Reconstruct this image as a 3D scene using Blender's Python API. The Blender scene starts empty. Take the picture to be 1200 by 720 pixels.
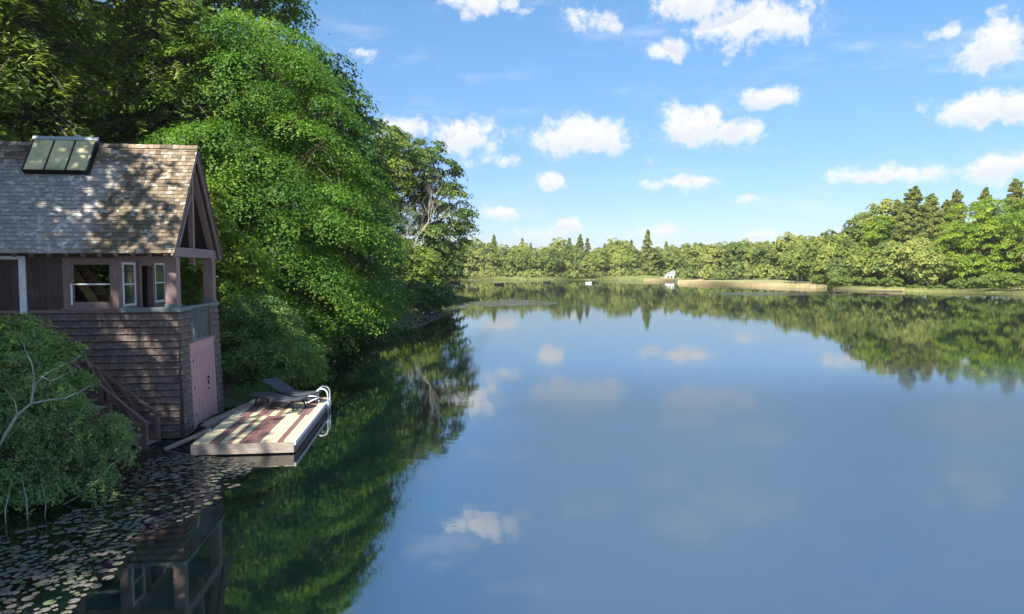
import bpy, math, random
import numpy as np
from mathutils import Vector, Matrix
R = math.radians
random.seed(7)
scene = bpy.context.scene
C = scene.collection

# ------------------------------------------------------------ camera
PITCH = math.atan(45/800); CH = 4.2
cam_d = bpy.data.cameras.new('camera'); cam = bpy.data.objects.new('camera', cam_d); C.objects.link(cam)
cam_d.lens = 24.0; cam_d.sensor_width = 36.0; cam_d.clip_end = 9000; cam_d.clip_start = .1
cam.location = (0, 0, CH); cam.rotation_euler = (math.pi/2-PITCH, 0, 0)
scene.camera = cam

def ray(px, py):
    u = (360-py)/800
    return Vector(((px-600)/800, math.cos(PITCH)+u*math.sin(PITCH), -math.sin(PITCH)+u*math.cos(PITCH)))
def at_z(px, py, z=0.0):
    d = ray(px, py); t = (z-CH)/d.z
    return Vector((d.x*t, d.y*t, z))
def at_y(px, py, Y):
    d = ray(px, py); t = Y/d.y
    return Vector((d.x*t, Y, CH+d.z*t))

# ------------------------------------------------------------ light and sky
SUN_EL, SUN_DIR = 44, Vector((-0.50, -0.866, 0)).normalized()
sd = Vector((SUN_DIR.x*math.cos(R(SUN_EL)), SUN_DIR.y*math.cos(R(SUN_EL)), math.sin(R(SUN_EL))))
sun_d = bpy.data.lights.new('sun', 'SUN'); sun = bpy.data.objects.new('sun', sun_d); C.objects.link(sun)
sun_d.energy = 4.6; sun_d.angle = R(.55); sun_d.color = (1, .93, .80)
sun.rotation_euler = sd.to_track_quat('Z', 'Y').to_euler(); sun.location = (-60, -40, 60)
scene.view_settings.view_transform = 'Standard'; scene.view_settings.look = 'None'
scene.view_settings.exposure = 1.45; scene.view_settings.gamma = 1
scene.cycles.max_bounces = 8; scene.cycles.transparent_max_bounces = 8
scene.cycles.use_denoising = True
SKY_STRENGTH, SKY_SAT = 0.077, 1.10

world = bpy.data.worlds.new('World'); scene.world = world; world.use_nodes = True
wn = world.node_tree; wn.nodes.clear()
class NT:
    """small node helper"""
    def __init__(s, tree): s.t = tree
    def n(s, kind, **kw):
        x = s.t.nodes.new(kind)
        for k, v in kw.items():
            if k.startswith('i_'):
                x.inputs[k[2:].replace('_', ' ')].default_value = v
            else: setattr(x, k, v)
        return x
    def l(s, a, b): s.t.links.new(a, b)
    def m(s, op, a, b=None, c=None, clamp=False):
        x = s.t.nodes.new('ShaderNodeMath'); x.operation = op; x.use_clamp = clamp
        for i, v in enumerate((a, b, c)):
            if v is None: continue
            if isinstance(v, (int, float)): x.inputs[i].default_value = v
            else: s.l(v, x.inputs[i])
        return x.outputs[0]
    def mix(s, f, a, b, mode='MIX'):
        x = s.t.nodes.new('ShaderNodeMix'); x.data_type = 'RGBA'; x.blend_type = mode
        for i, v in ((0, f), (6, a), (7, b)):
            if isinstance(v, (int, float)): x.inputs[i].default_value = v
            elif isinstance(v, tuple): x.inputs[i].default_value = v if len(v) == 4 else (*v, 1)
            else: s.l(v, x.inputs[i])
        return x.outputs[2]
    def ramp(s, v, lo, hi, a=0., b=1.):
        x = s.t.nodes.new('ShaderNodeMapRange'); x.interpolation_type = 'SMOOTHSTEP'
        for i, q in enumerate((v, lo, hi, a, b)):
            if isinstance(q, (int, float)): x.inputs[i].default_value = q
            else: s.l(q, x.inputs[i])
        return x.outputs[0]
    def noise(s, vec, scale, detail=4, rough=.55, dist=0.):
        x = s.t.nodes.new('ShaderNodeTexNoise'); x.inputs['Scale'].default_value = scale
        x.inputs['Detail'].default_value = detail; x.inputs['Roughness'].default_value = rough
        x.inputs['Distortion'].default_value = dist
        if vec is not None: s.l(vec, x.inputs['Vector'])
        return x.outputs['Fac']
    def vm(s, op, a, b=None):
        x = s.t.nodes.new('ShaderNodeVectorMath'); x.operation = op
        for i, v in enumerate((a, b)):
            if v is None: continue
            if isinstance(v, (tuple, list)): x.inputs[i].default_value = v
            else: s.l(v, x.inputs[i])
        return x.outputs['Value'] if op in ('LENGTH', 'DOT_PRODUCT', 'DISTANCE') else x.outputs[0]

w = NT(wn)
sky = w.n('ShaderNodeTexSky', sky_type='NISHITA'); sky.sun_disc = False
sky.sun_elevation = R(SUN_EL); sky.sun_rotation = math.atan2(sd.x, sd.y)
sky.altitude = 100; sky.air_density = 1.0; sky.dust_density = .5; sky.ozone_density = 2.0
hs = w.n('ShaderNodeHueSaturation'); hs.inputs['Saturation'].default_value = SKY_SAT
SKYGRAD = True
geo = w.n('ShaderNodeTexCoord').outputs['Generated']
sep = w.n('ShaderNodeSeparateXYZ'); w.l(geo, sep.inputs[0])
az = w.m('MULTIPLY', w.m('ARCTAN2', sep.outputs[0], sep.outputs[1]), 180/math.pi)
el = w.m('MULTIPLY', w.m('ARCSINE', sep.outputs[2]), 180/math.pi)
cmb = w.n('ShaderNodeCombineXYZ'); w.l(az, cmb.inputs[0]); w.l(el, cmb.inputs[1])
ae = cmb.outputs[0]
tone = w.mix(w.ramp(el, -1., 26.), (.55, .575, .72), (.84, .97, 1.0))
w.l(w.mix(1.0, sky.outputs[0], tone, 'MULTIPLY'), hs.inputs['Color'])
nA = w.n('ShaderNodeTexNoise'); nA.inputs['Scale'].default_value = .42; nA.inputs['Detail'].default_value = 9; nA.inputs['Roughness'].default_value = .66; nA.inputs['Distortion'].default_value = .25
w.l(ae, nA.inputs['Vector'])
clouds = [  # az/el blobs of the cumulus in view: pixel centre, pixel radii, weight
 (572,2,62,22,1),(690,22,52,20,.62),(778,58,46,18,.8),(880,28,112,36,.85),(815,2,70,30,1),(722,32,18,9,.6),
 (428,62,36,13,.5),(545,160,56,30,1.05),(475,150,60,20,.7),(678,160,82,34,1.05),(815,148,56,36,1.05),(864,154,42,22,1),
 (898,115,42,18,1),(642,214,28,14,.9),(795,214,52,14,.85),(1035,207,92,19,.85),(1168,50,58,40,1.05),(1113,38,28,14,.85),
 (1150,128,72,28,1.0),(1186,194,68,26,.95),(875,232,20,10,.8),(585,250,42,14,.8),(640,273,48,15,.8),(664,264,22,12,.9),
 (765,272,44,15,.8),(890,276,36,10,.75),(590,190,56,13,.45),(700,186,44,11,.3),(795,190,38,10,.35),(460,250,40,12,.7)]
best = None; bestb = None
for (cx, cy, rx, ry, wt) in clouds:
    d = ray(cx, cy).normalized()
    a0 = math.degrees(math.atan2(d.x, d.y)); e0 = math.degrees(math.asin(d.z))
    k = 180/math.pi/800*(math.cos(R(a0))**1.0)
    mp = w.n('ShaderNodeMapping'); mp.vector_type = 'POINT'
    sx, sy = 1/(rx*.93*k), 1/(ry*.9*k)
    mp.inputs['Scale'].default_value = (sx, sy, 1); mp.inputs['Location'].default_value = (-a0*sx, -e0*sy, 0)
    w.l(ae, mp.inputs['Vector'])
    v = w.m('SUBTRACT', wt, w.m('MULTIPLY', w.vm('LENGTH', mp.outputs[0]), wt*.9))
    best = v if best is None else w.m('SMOOTH_MAX', best, v, .08)
    s2 = w.n('ShaderNodeSeparateXYZ'); w.l(mp.outputs[0], s2.inputs[0])
    lo = w.m('MULTIPLY', w.ramp(s2.outputs[1], .25, -.75), w.m('GREATER_THAN', v, .0))
    bestb = lo if bestb is None else w.m('MAXIMUM', bestb, lo)
# the same kind of cloud field over the rest of the sky
pz = w.m('ADD', w.m('MAXIMUM', sep.outputs[2], 0.0), .12)
pc = w.n('ShaderNodeCombineXYZ'); w.l(w.m('DIVIDE', sep.outputs[0], pz), pc.inputs[0]); w.l(w.m('DIVIDE', sep.outputs[1], pz), pc.inputs[1])
gen = w.m('MULTIPLY', w.m('SUBTRACT', w.noise(pc.outputs[0], 1.1, 2), .50), 3.0)
inview = w.m('MULTIPLY', w.ramp(w.m('ABSOLUTE', az), 36., 41., 1., 0.), w.ramp(el, 24.5, 28., 1., 0.))
gen = w.m('SUBTRACT', gen, w.m('MULTIPLY', inview, 3.))
best = w.m('MAXIMUM', best, gen)
dens = w.m('ADD', best, w.m('MULTIPLY', w.m('SUBTRACT', nA.outputs['Fac'], .545), 2.3))
alpha = w.m('MULTIPLY', w.ramp(dens, .03, .60), w.ramp(el, .5, 2.5))
wisp = w.m('MULTIPLY', w.ramp(w.noise(w.vm('MULTIPLY', ae, (.6, 1.9, 1)), .16, 6, .62), .50, .78), .38)
alpha = w.m('MAXIMUM', alpha, wisp)
shade = w.m('MULTIPLY', w.m('MULTIPLY', bestb, w.ramp(dens, .2, .8)), .8)
lump = w.ramp(w.noise(w.vm('ADD', ae, (.25, .45, 0)), .8, 6, .65), .42, .66)
ccol = w.mix(w.m('MULTIPLY', lump, .5), w.mix(shade, (.97, .98, 1.0), (.62, .69, .82)), (.76, .81, .91))
bgs = w.n('ShaderNodeBackground'); bgs.inputs[1].default_value = SKY_STRENGTH; w.l(hs.outputs[0], bgs.inputs[0])
bgc = w.n('ShaderNodeBackground'); bgc.inputs[1].default_value = .39; w.l(ccol, bgc.inputs[0])
mx = w.n('ShaderNodeMixShader'); w.l(alpha, mx.inputs[0]); w.l(bgs.outputs[0], mx.inputs[1]); w.l(bgc.outputs[0], mx.inputs[2])
wo = w.n('ShaderNodeOutputWorld'); w.l(mx.outputs[0], wo.inputs[0])

# ------------------------------------------------------------ materials
def new_mat(name):
    m = bpy.data.materials.new(name); m.use_nodes = True
    nt = m.node_tree; nt.nodes.clear(); q = NT(nt)
    out = q.n('ShaderNodeOutputMaterial'); b = q.n('ShaderNodeBsdfPrincipled'); q.l(b.outputs[0], out.inputs[0])
    return m, q, b, out
def tinted(q, c1, c2, extra=1.0):
    """colour between c1 and c2 by the 'tint' attribute and by the object's own random value"""
    at = q.n('ShaderNodeAttribute'); at.attribute_name = 'tint'
    oi = q.n('ShaderNodeObjectInfo')
    return at.outputs['Fac'], oi.outputs['Random']
def wood(name, c1, c2, rough=.75, grain=(1, 14, 14), bump=.25, spots=None, var=.5, metal=0):
    m, q, b, out = new_mat(name)
    tc = q.n('ShaderNodeTexCoord').outputs['Object']
    mp = q.n('ShaderNodeMapping'); mp.inputs['Scale'].default_value = grain; q.l(tc, mp.inputs[0])
    oi = q.n('ShaderNodeObjectInfo').outputs['Random']
    off = q.vm('ADD', mp.outputs[0], None)
    cx = q.n('ShaderNodeCombineXYZ'); q.l(q.m('MULTIPLY', oi, 37.), cx.inputs[0]); q.l(q.m('MULTIPLY', oi, 91.), cx.inputs[1])
    q.l(cx.outputs[0], off.node.inputs[1])
    g = q.noise(off, 2.2, 6, .65)
    at = q.n('ShaderNodeAttribute'); at.attribute_name = 'tint'
    rnd = q.m('ADD', oi, at.outputs['Fac'])
    f = q.m('ADD', q.m('MULTIPLY', q.ramp(g, .3, .72), 1-var), q.m('MULTIPLY', q.m('FRACT', q.m('MULTIPLY', rnd, .999)), var))
    col = q.mix(f, c1, c2)
    if spots:
        wc = q.n('ShaderNodeNewGeometry').outputs['Position']
        s = q.ramp(q.noise(wc, spots[1], 4, .7), spots[2], spots[2]+.08)
        col = q.mix(q.m('MULTIPLY', s, spots[3]), col, spots[0])
    q.l(col, b.inputs['Base Color']); b.inputs['Roughness'].default_value = rough
    b.inputs['Metallic'].default_value = metal
    bp = q.n('ShaderNodeBump'); bp.inputs['Strength'].default_value = bump; bp.inputs['Distance'].default_value = .01
    q.l(g, bp.inputs['Height']); q.l(bp.outputs[0], b.inputs['Normal'])
    return m
def course_wear_shade(m, z0, pitch, light, dark):
    """bleached butts, and shadow painted along the upper edges of every shingle course"""
    q = NT(m.node_tree); b = [n for n in m.node_tree.nodes if n.type == 'BSDF_PRINCIPLED'][0]
    src = b.inputs['Base Color'].links[0].from_socket
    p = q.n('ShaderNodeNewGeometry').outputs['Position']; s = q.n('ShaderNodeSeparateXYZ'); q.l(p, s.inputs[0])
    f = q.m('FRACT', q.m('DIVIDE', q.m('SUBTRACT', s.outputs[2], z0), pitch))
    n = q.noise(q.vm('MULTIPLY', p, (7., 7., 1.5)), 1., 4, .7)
    c = q.mix(q.m('MULTIPLY', q.ramp(f, .62, .98), .8), src, dark)  # shadow under the overlapping course, painted into the colour
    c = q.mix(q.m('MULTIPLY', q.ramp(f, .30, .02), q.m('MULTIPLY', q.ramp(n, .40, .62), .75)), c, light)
    st = q.ramp(q.noise(q.vm('MULTIPLY', p, (3., 3., .35)), 1., 4, .6), .50, .70)      # run-off streaks
    c = q.mix(q.m('MULTIPLY', st, .55), c, dark)
    wl = q.ramp(q.m('ADD', s.outputs[2], q.m('MULTIPLY', n, .12)), .42, .12)             # algae at the waterline
    c = q.mix(q.m('MULTIPLY', wl, .7), c, (.045, .055, .035))
    q.l(c, b.inputs['Base Color'])
def leafmat(name, cols, trans=.35, rough=.55, var=.3):
    m, q, b, out = new_mat(name)
    at = q.n('ShaderNodeAttribute'); at.attribute_name = 'tint'
    oi = q.n('ShaderNodeObjectInfo').outputs['Random']
    f = q.m('ADD', at.outputs['Fac'], q.m('MULTIPLY', q.m('SUBTRACT', oi, .5), var), clamp=True)
    cr = q.n('ShaderNodeValToRGB'); e = cr.color_ramp.elements
    for i, c in enumerate(cols):
        p = i/(len(cols)-1)
        if i == 0: e[0].position = 0; e[0].color = (*c, 1)
        elif i == len(cols)-1: e[len(e)-1].position = 1; e[len(e)-1].color = (*c, 1)
        else:
            x = e.new(p); x.color = (*c, 1)
    q.l(f, cr.inputs[0]); q.l(cr.outputs[0], b.inputs['Base Color'])
    b.inputs['Roughness'].default_value = rough; b.inputs['Specular IOR Level'].default_value = .3
    tr = q.n('ShaderNodeBsdfTranslucent')
    tcol = q.mix(1.0, cr.outputs[0], (1.25, 1.35, .55), 'MULTIPLY'); q.l(tcol, tr.inputs[0])
    mxs = q.n('ShaderNodeMixShader'); mxs.inputs[0].default_value = trans
    q.l(b.outputs[0], mxs.inputs[1]); q.l(tr.outputs[0], mxs.inputs[2]); q.l(mxs.outputs[0], out.inputs[0])
    return m
def plain(name, c, rough=.5, metal=0, c2=None, ns=8):
    m, q, b, out = new_mat(name)
    tc = q.n('ShaderNodeTexCoord').outputs['Object']
    c2 = c2 or tuple(x*.75 for x in c)
    q.l(q.mix(q.ramp(q.noise(tc, ns, 5, .6), .35, .7), c, c2), b.inputs['Base Color'])
    b.inputs['Roughness'].default_value = rough; b.inputs['Metallic'].default_value = metal
    return m

M = {}
M['wall_shingle'] = wood('weathered_cedar_shingle', (.072, .048, .042), (.185, .135, .12), .85, (9, 9, 2), .5, ((.36, .33, .31), 9, .63, .55), .55)
def roof_mat():
    m, q, b, out = new_mat('old_cedar_roof_shingle')
    p = q.n('ShaderNodeTexCoord').outputs['Object']; at = q.n('ShaderNodeAttribute'); at.attribute_name = 'tint'
    f = at.outputs['Fac']
    base = q.mix(f, (.095, .070, .048), (.27, .21, .145))
    moss = q.ramp(q.noise(p, .9, 5, .6), .50, .62); base = q.mix(q.m('MULTIPLY', moss, .55), base, (.115, .10, .060))
    sx = q.n('ShaderNodeSeparateXYZ'); q.l(p, sx.inputs[0])
    # bleached run below the skylight, where its water drains
    bl = q.m('MULTIPLY', q.ramp(q.m('ADD', sx.outputs[0], q.m('ADD', q.m('MULTIPLY', sx.outputs[2], -.12), q.m('MULTIPLY', q.noise(p, 1.5, 4), .8))), -1.9, -2.3), q.ramp(sx.outputs[2], 7.1, 6.6))
    fl = q.ramp(q.noise(q.vm('MULTIPLY', p, (5., 4., 9.)), 1., 5, .75), .52, .60)
    w1_ = q.m('MULTIPLY', q.ramp(q.m('ADD', f, q.m('MULTIPLY', q.noise(p, 2.2, 4), .9)), .95, 1.2), .75)
    base = q.mix(q.m('MULTIPLY', q.m('MULTIPLY', bl, q.m('ADD', q.m('MULTIPLY', fl, .6), .35)), 1.), base, (.52, .53, .55))
    base = q.mix(q.m('MULTIPLY', w1_, q.m('MULTIPLY', fl, .8)), base, (.58, .57, .56))
    q.l(base, b.inputs['Base Color']); b.inputs['Roughness'].default_value = .9
    bp = q.n('ShaderNodeBump'); bp.inputs['Distance'].default_value = .012; q.l(q.noise(q.vm('MULTIPLY', p, (22., 9., 3.)), 1., 4, .7), bp.inputs['Height']); q.l(bp.outputs[0], b.inputs['Normal'])
    return m
M['roof_shingle'] = roof_mat()
course_wear_shade(M['wall_shingle'], .025, .172, (.34, .29, .275), (.040, .028, .026))
M['dark_board'] = wood('dark_stained_board', (.040, .026, .023), (.09, .064, .058), .7, (12, 12, 1), .3)
M['mauve'] = wood('mauve_painted_trim', (.165, .105, .10), (.25, .17, .162), .65, (10, 10, 1.5), .25, None, .25)
M['pink_door'] = wood('faded_pink_paint', (.40, .215, .205), (.52, .31, .295), .7, (9, 9, 1), .25, ((.20, .10, .10), 6, .66, .5), .3)
M['greengrey'] = wood('grey_green_paint', (.10, .125, .13), (.16, .19, .195), .6, (6, 6, 2), .15, None, .2)
M['whitepaint'] = wood('white_paint', (.62, .66, .70), (.80, .82, .84), .5, (5, 5, 2), .1, None, .2)
M['deck_pale'] = wood('new_pale_decking', (.46, .40, .25), (.62, .56, .38), .7, (16, 1, 16), .2, ((.36, .29, .18), 9, .66, .35), .4)
M['deck_red'] = wood('old_red_decking', (.12, .055, .052), (.22, .125, .12), .65, (16, 1, 16), .3, ((.30, .20, .19), 8, .64, .35), .5)
M['deck_brown'] = wood('old_brown_decking', (.13, .075, .055), (.24, .15, .12), .7, (16, 1, 16), .3, None, .4)
M['grey_wood'] = wood('weathered_grey_wood', (.17, .14, .12), (.34, .29, .25), .85, (2, 12, 12), .4, ((.10, .08, .06), 3, .58, .6), .4)
M['brown_rail'] = wood('brown_weathered_rail', (.105, .062, .055), (.20, .13, .115), .8, (3, 12, 12), .3)
M['orange_wood'] = wood('varnished_stair_wood', (.34, .16, .06), (.46, .25, .10), .5, (3, 9, 9), .2)
M['wicker'] = wood('slate_wicker', (.030, .034, .045), (.070, .078, .10), .55, (40, 40, 40), .5, None, .1)
M['black'] = plain('black_metal', (.02, .02, .022), .4, .6)
M['white_tube'] = plain('white_enamel_tube', (.82, .84, .86), .35)
M['galv'] = plain('galvanised_metal', (.36, .39, .42), .45, .5)
M['bark'] = wood('brown_bark', (.035, .028, .022), (.11, .09, .07), .9, (7, 7, 1.5), .8, None, .1)
M['greybark'] = wood('pale_grey_bark', (.20, .19, .17), (.38, .36, .33), .9, (5, 5, 1.2), .6, None, .1)
M['interior'] = plain('interior_board', (.09, .07, .05), .8)
M['cloth_white'] = plain('white_cloth', (.6, .6, .62), .8)
M['pad'] = leafmat('lily_pad_leaf', [(.10, .10, .09), (.155, .14, .135), (.095, .14, .07), (.18, .135, .125)], .05, .5, .6)
M['house_white'] = plain('white_clapboard', (.74, .75, .76), .6)
M['roofgrey'] = plain('grey_shingle_roof', (.33, .34, .36), .8)
M['darkglass'] = plain('dark_glass', (.03, .04, .05), .08)
def glass(name, tint, refl_rough=.03, tr=.75, ior=1.5):
    m, q, b, out = new_mat(name)
    g = q.n('ShaderNodeBsdfGlossy'); g.inputs['Roughness'].default_value = refl_rough; g.inputs[0].default_value = (.9, .95, 1, 1)
    t = q.n('ShaderNodeBsdfTransparent'); t.inputs[0].default_value = (*tint, 1)
    fr = q.n('ShaderNodeFresnel'); fr.inputs[0].default_value = ior
    f = q.m('ADD', q.m('MULTIPLY', fr.outputs[0], 1.2), 1-tr-.2, clamp=True)
    x = q.n('ShaderNodeMixShader'); q.l(f, x.inputs[0]); q.l(t.outputs[0], x.inputs[1]); q.l(g.outputs[0], x.inputs[2])
    q.l(x.outputs[0], out.inputs[0]); return m
M['glass'] = glass('window_glass', (.85, .90, .88), tr=.86)
M['skyglass'] = plain('painted_reflection_skylight_glass', (.62, .56, .30), .45, 0, (.26, .27, .14), 1.6)  # mottled reflection of trees put into the pane colour

M['maple'] = leafmat('maple_leaves', [(.040, .095, .018), (.075, .17, .024), (.13, .25, .030), (.26, .37, .05)], .5, .5, 0)
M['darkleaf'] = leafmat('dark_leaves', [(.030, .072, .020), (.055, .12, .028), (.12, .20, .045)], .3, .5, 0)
M['oak'] = leafmat('oak_leaves', [(.040, .078, .024), (.075, .13, .035), (.20, .25, .060)], .3, .55, 0)
M['yellowgreen'] = leafmat('yellow_green_leaves', [(.10, .16, .030), (.19, .26, .050), (.32, .36, .09)], .45, .55, 0)
M['woodleaf'] = leafmat('woodland_leaves', [(.035, .085, .018), (.075, .17, .028), (.20, .31, .04)], .42, .5, .5)
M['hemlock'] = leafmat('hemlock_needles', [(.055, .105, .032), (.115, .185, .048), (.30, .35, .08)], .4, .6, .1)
M['shrub'] = leafmat('shrub_leaves', [(.065, .125, .042), (.11, .20, .055), (.19, .29, .07), (.30, .35, .10)], .3, .55, .15)
M['bush'] = leafmat('bush_leaves', [(.11, .18, .08), (.19, .28, .12), (.23, .38, .10), (.27, .26, .19)], .40, .6, 0)
M['farleaf'] = leafmat('far_leaves', [(.085, .125, .035), (.16, .21, .045), (.25, .28, .065), (.29, .31, .085)], .3, .7, .75)
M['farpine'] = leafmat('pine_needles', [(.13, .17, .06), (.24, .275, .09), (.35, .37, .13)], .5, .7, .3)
M['brightmaple'] = leafmat('sunny_maple_leaves', [(.08, .15, .016), (.18, .27, .024), (.30, .38, .035)], .38, .5, 0)
M['grass'] = leafmat('marsh_grass_blades', [(.14, .18, .06), (.25, .27, .10), (.36, .33, .16)], .3, .8, 0)
M['reed'] = leafmat('dry_reeds', [(.30, .26, .14), (.46, .37, .22), (.56, .45, .30)], .3, .8, 0)

def ground_mat():
    m, q, b, out = new_mat('ground_soil_and_grass')
    p = q.n('ShaderNodeNewGeometry').outputs['Position']
    s = q.n('ShaderNodeSeparateXYZ'); q.l(p, s.inputs[0])
    n1 = q.noise(p, .35, 6, .6); n2 = q.noise(p, 3.5, 6, .7)
    litter = q.mix(q.ramp(n2, .35, .7), (.030, .026, .018), (.085, .065, .04))
    litter = q.mix(q.ramp(n1, .5, .65), litter, (.035, .060, .018))
    grass = q.mix(q.ramp(n2, .3, .75), (.16, .19, .06), (.29, .27, .13))
    far = q.ramp(s.outputs[1], 100., 118.)
    q.l(q.mix(far, litter, grass), b.inputs['Base Color']); b.inputs['Roughness'].default_value = .95
    bp = q.n('ShaderNodeBump'); bp.inputs['Distance'].default_value = .06; q.l(n2, bp.inputs['Height']); q.l(bp.outputs[0], b.inputs['Normal'])
    return m
M['ground'] = ground_mat()
def water_mat():
    m, q, b, out = new_mat('calm_lake_water')
    p = q.n('ShaderNodeNewGeometry').outputs['Position']
    s = q.n('ShaderNodeSeparateXYZ'); q.l(p, s.inputs[0])
    # wind patches: where the air touches the lake its surface is a little rougher
    cen = at_z(905, 344.5)
    mp = q.vm('MULTIPLY', q.vm('SUBTRACT', p, (cen.x, cen.y, 0)), (1/13., 1/9., 0))
    patch = q.ramp(q.m('ADD', q.vm('LENGTH', mp), q.m('MULTIPLY', q.m('SUBTRACT', q.noise(p, .15, 3), .5), .8)), 1., .55)
    big = q.ramp(q.noise(q.vm('MULTIPLY', p, (.6, 1.6, 1)), .035, 3), .35, .7)
    a = q.noise(q.vm('MULTIPLY', p, (1.0, 1.25, 1)), 2.6, 3, .5)
    c = q.noise(q.vm('MULTIPLY', p, (.9, 1.3, 1)), .9, 2, .5)
    h = q.m('ADD', q.m('MULTIPLY', a, .0012), q.m('MULTIPLY', c, .0016))
    k = q.m('ADD', q.m('ADD', q.m('MULTIPLY', big, 1.1), .40), q.m('MULTIPLY', patch, 7.))
    h = q.m('MULTIPLY', h, k)
    bp = q.n('ShaderNodeBump'); bp.inputs['Strength'].default_value = 1; bp.inputs['Distance'].default_value = 1.0
    q.l(h, bp.inputs['Height']); q.l(bp.outputs[0], b.inputs['Normal'])
    b.inputs['Base Color'].default_value = (.0015, .005, .006, 1)
    q.l(q.m('ADD', q.m('MULTIPLY', patch, .12), .03), b.inputs['Roughness'])
    # open water out of the lee of the trees carries fine ripples that spread the reflections
    gl = q.n('ShaderNodeBsdfGlossy'); gl.inputs['Roughness'].default_value = .36; q.l(bp.outputs[0], gl.inputs['Normal'])
    df = q.n('ShaderNodeBsdfDiffuse'); df.inputs[0].default_value = (.008, .030, .055, 1)
    fr = q.n('ShaderNodeFresnel'); fr.inputs[0].default_value = 7.0
    b2 = q.n('ShaderNodeMixShader'); q.l(fr.outputs[0], b2.inputs[0]); q.l(df.outputs[0], b2.inputs[1]); q.l(gl.outputs[0], b2.inputs[2])
    lee = q.ramp(q.m('ADD', q.m('ADD', s.outputs[0], q.m('MULTIPLY', s.outputs[1], .0)), q.m('MULTIPLY', q.m('SUBTRACT', q.noise(p, .12, 3), .5), 1.6)), -2.0, 1.2)
    q.l(q.m('ADD', q.m('MULTIPLY', q.ramp(s.outputs[0], -3.1, -1.0), 4.8), 2.1), b.inputs['IOR'])
    near = q.m('MULTIPLY', q.ramp(s.outputs[1], 31., 19.), q.ramp(q.noise(q.vm('MULTIPLY', p, (.35, 1.1, 1)), .22, 4, .6), .25, .50, .86, 1.))
    fac = q.m('ADD', q.m('MULTIPLY', lee, q.m('ADD', q.m('MULTIPLY', near, .91), .02)), .0)
    ms = q.n('ShaderNodeMixShader'); q.l(fac, ms.inputs[0]); q.l(b.outputs[0], ms.inputs[1]); q.l(b2.outputs[0], ms.inputs[2]); q.l(ms.outputs[0], out.inputs[0])
    return m
M['water'] = water_mat()

# ------------------------------------------------------------ helpers
def tag(o, label=None, cat=None, group=None, kind=None):
    if label: o['label'] = label
    if cat: o['category'] = cat
    if group: o['group'] = group
    if kind: o['kind'] = kind
    return o
def empty(name, loc, label, cat, group=None, rz=0):
    o = bpy.data.objects.new(name, None); C.objects.link(o); o.location = loc; o.rotation_euler = (0, 0, rz)
    o.empty_display_size = .2
    return tag(o, label, cat, group)
def dup(root, loc, rz=0., sc=1., label=None, cat=None, group=None, sz=None):
    r = root.copy(); C.objects.link(r); r.location = loc; r.rotation_euler = (0, 0, rz); r.scale = (sc, sc, (sz or sc))
    tag(r, label, cat, group)
    for ch in list(root.children):
        c = ch.copy(); C.objects.link(c); c.parent = r
        for g in list(ch.children):
            d = g.copy(); C.objects.link(d); d.parent = c
    return r
def link_mesh(name, me, mat, parent=None, kind=None):
    if mat and not me.materials: me.materials.append(mat)
    o = bpy.data.objects.new(name, me); C.objects.link(o)
    if parent: o.parent = parent
    if kind: o['kind'] = kind
    return o
class MB:
    def __init__(s): s.v = []; s.f = []; s.tint = []
    def add(s, vs, fs, t=None):
        o = len(s.v); s.v += [tuple(v) for v in vs]; s.f += [tuple(i+o for i in f) for f in fs]
        s.tint += [random.random() if t is None else t]*len(fs); return s
    def box(s, x0, x1, y0, y1, z0, z1, mtx=None, t=None):
        vs = [Vector((x, y, z)) for z in (z0, z1) for y in (y0, y1) for x in (x0, x1)]
        if mtx: vs = [mtx @ v for v in vs]
        return s.add(vs, [(0, 2, 3, 1), (4, 5, 7, 6), (0, 1, 5, 4), (2, 6, 7, 3), (0, 4, 6, 2), (1, 3, 7, 5)], t)
    def bar(s, p, q, w_, h_, up=(0, 0, 1)):
        p, q = Vector(p), Vector(q); d = (q-p); L = d.length; d.normalize()
        u = Vector(up); sx = d.cross(u)
        if sx.length < 1e-4: sx = d.cross(Vector((1, 0, 0)))
        sx.normalize(); u = sx.cross(d)
        m = Matrix((d, sx, u)).transposed().to_4x4(); m.translation = p
        return s.box(0, L, -w_/2, w_/2, -h_/2, h_/2, m)
    def tube(s, pts, rad, n=8, cap=True):
        pts = [Vector(p) for p in pts]; k = len(pts)
        if not isinstance(rad, (list, tuple)): rad = [rad]*k
        vs = []; ref = Vector((.31, .17, .93))
        for i, p in enumerate(pts):
            d = (pts[min(i+1, k-1)]-pts[max(i-1, 0)]).normalized()
            a = d.cross(ref)
            if a.length < .1: a = d.cross(Vector((1, 0, 0)))
            a.normalize(); b = d.cross(a)
            for j in range(n):
                th = 2*math.pi*j/n; vs.append(p+(a*math.cos(th)+b*math.sin(th))*rad[i])
        fs = [(i*n+j, i*n+(j+1) % n, (i+1)*n+(j+1) % n, (i+1)*n+j) for i in range(k-1) for j in range(n)]
        if cap: fs += [tuple(range(n))[::-1], tuple((k-1)*n+j for j in range(n))]
        return s.add(vs, fs)
    def build(s, name, mat, parent=None, smooth=False, bevel=0, kind=None):
        me = bpy.data.meshes.new(name); me.from_pydata(s.v, [], s.f)
        a = me.attributes.new('tint', 'FLOAT', 'FACE'); a.data.foreach_set('value', s.tint)
        if smooth: me.polygons.foreach_set('use_smooth', [True]*len(s.f))
        me.update()
        o = link_mesh(name, me, mat, parent, kind)
        if bevel:
            bv = o.modifiers.new('bevel', 'BEVEL'); bv.width = bevel; bv.segments = 2; bv.limit_method = 'ANGLE'
        return o
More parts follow.
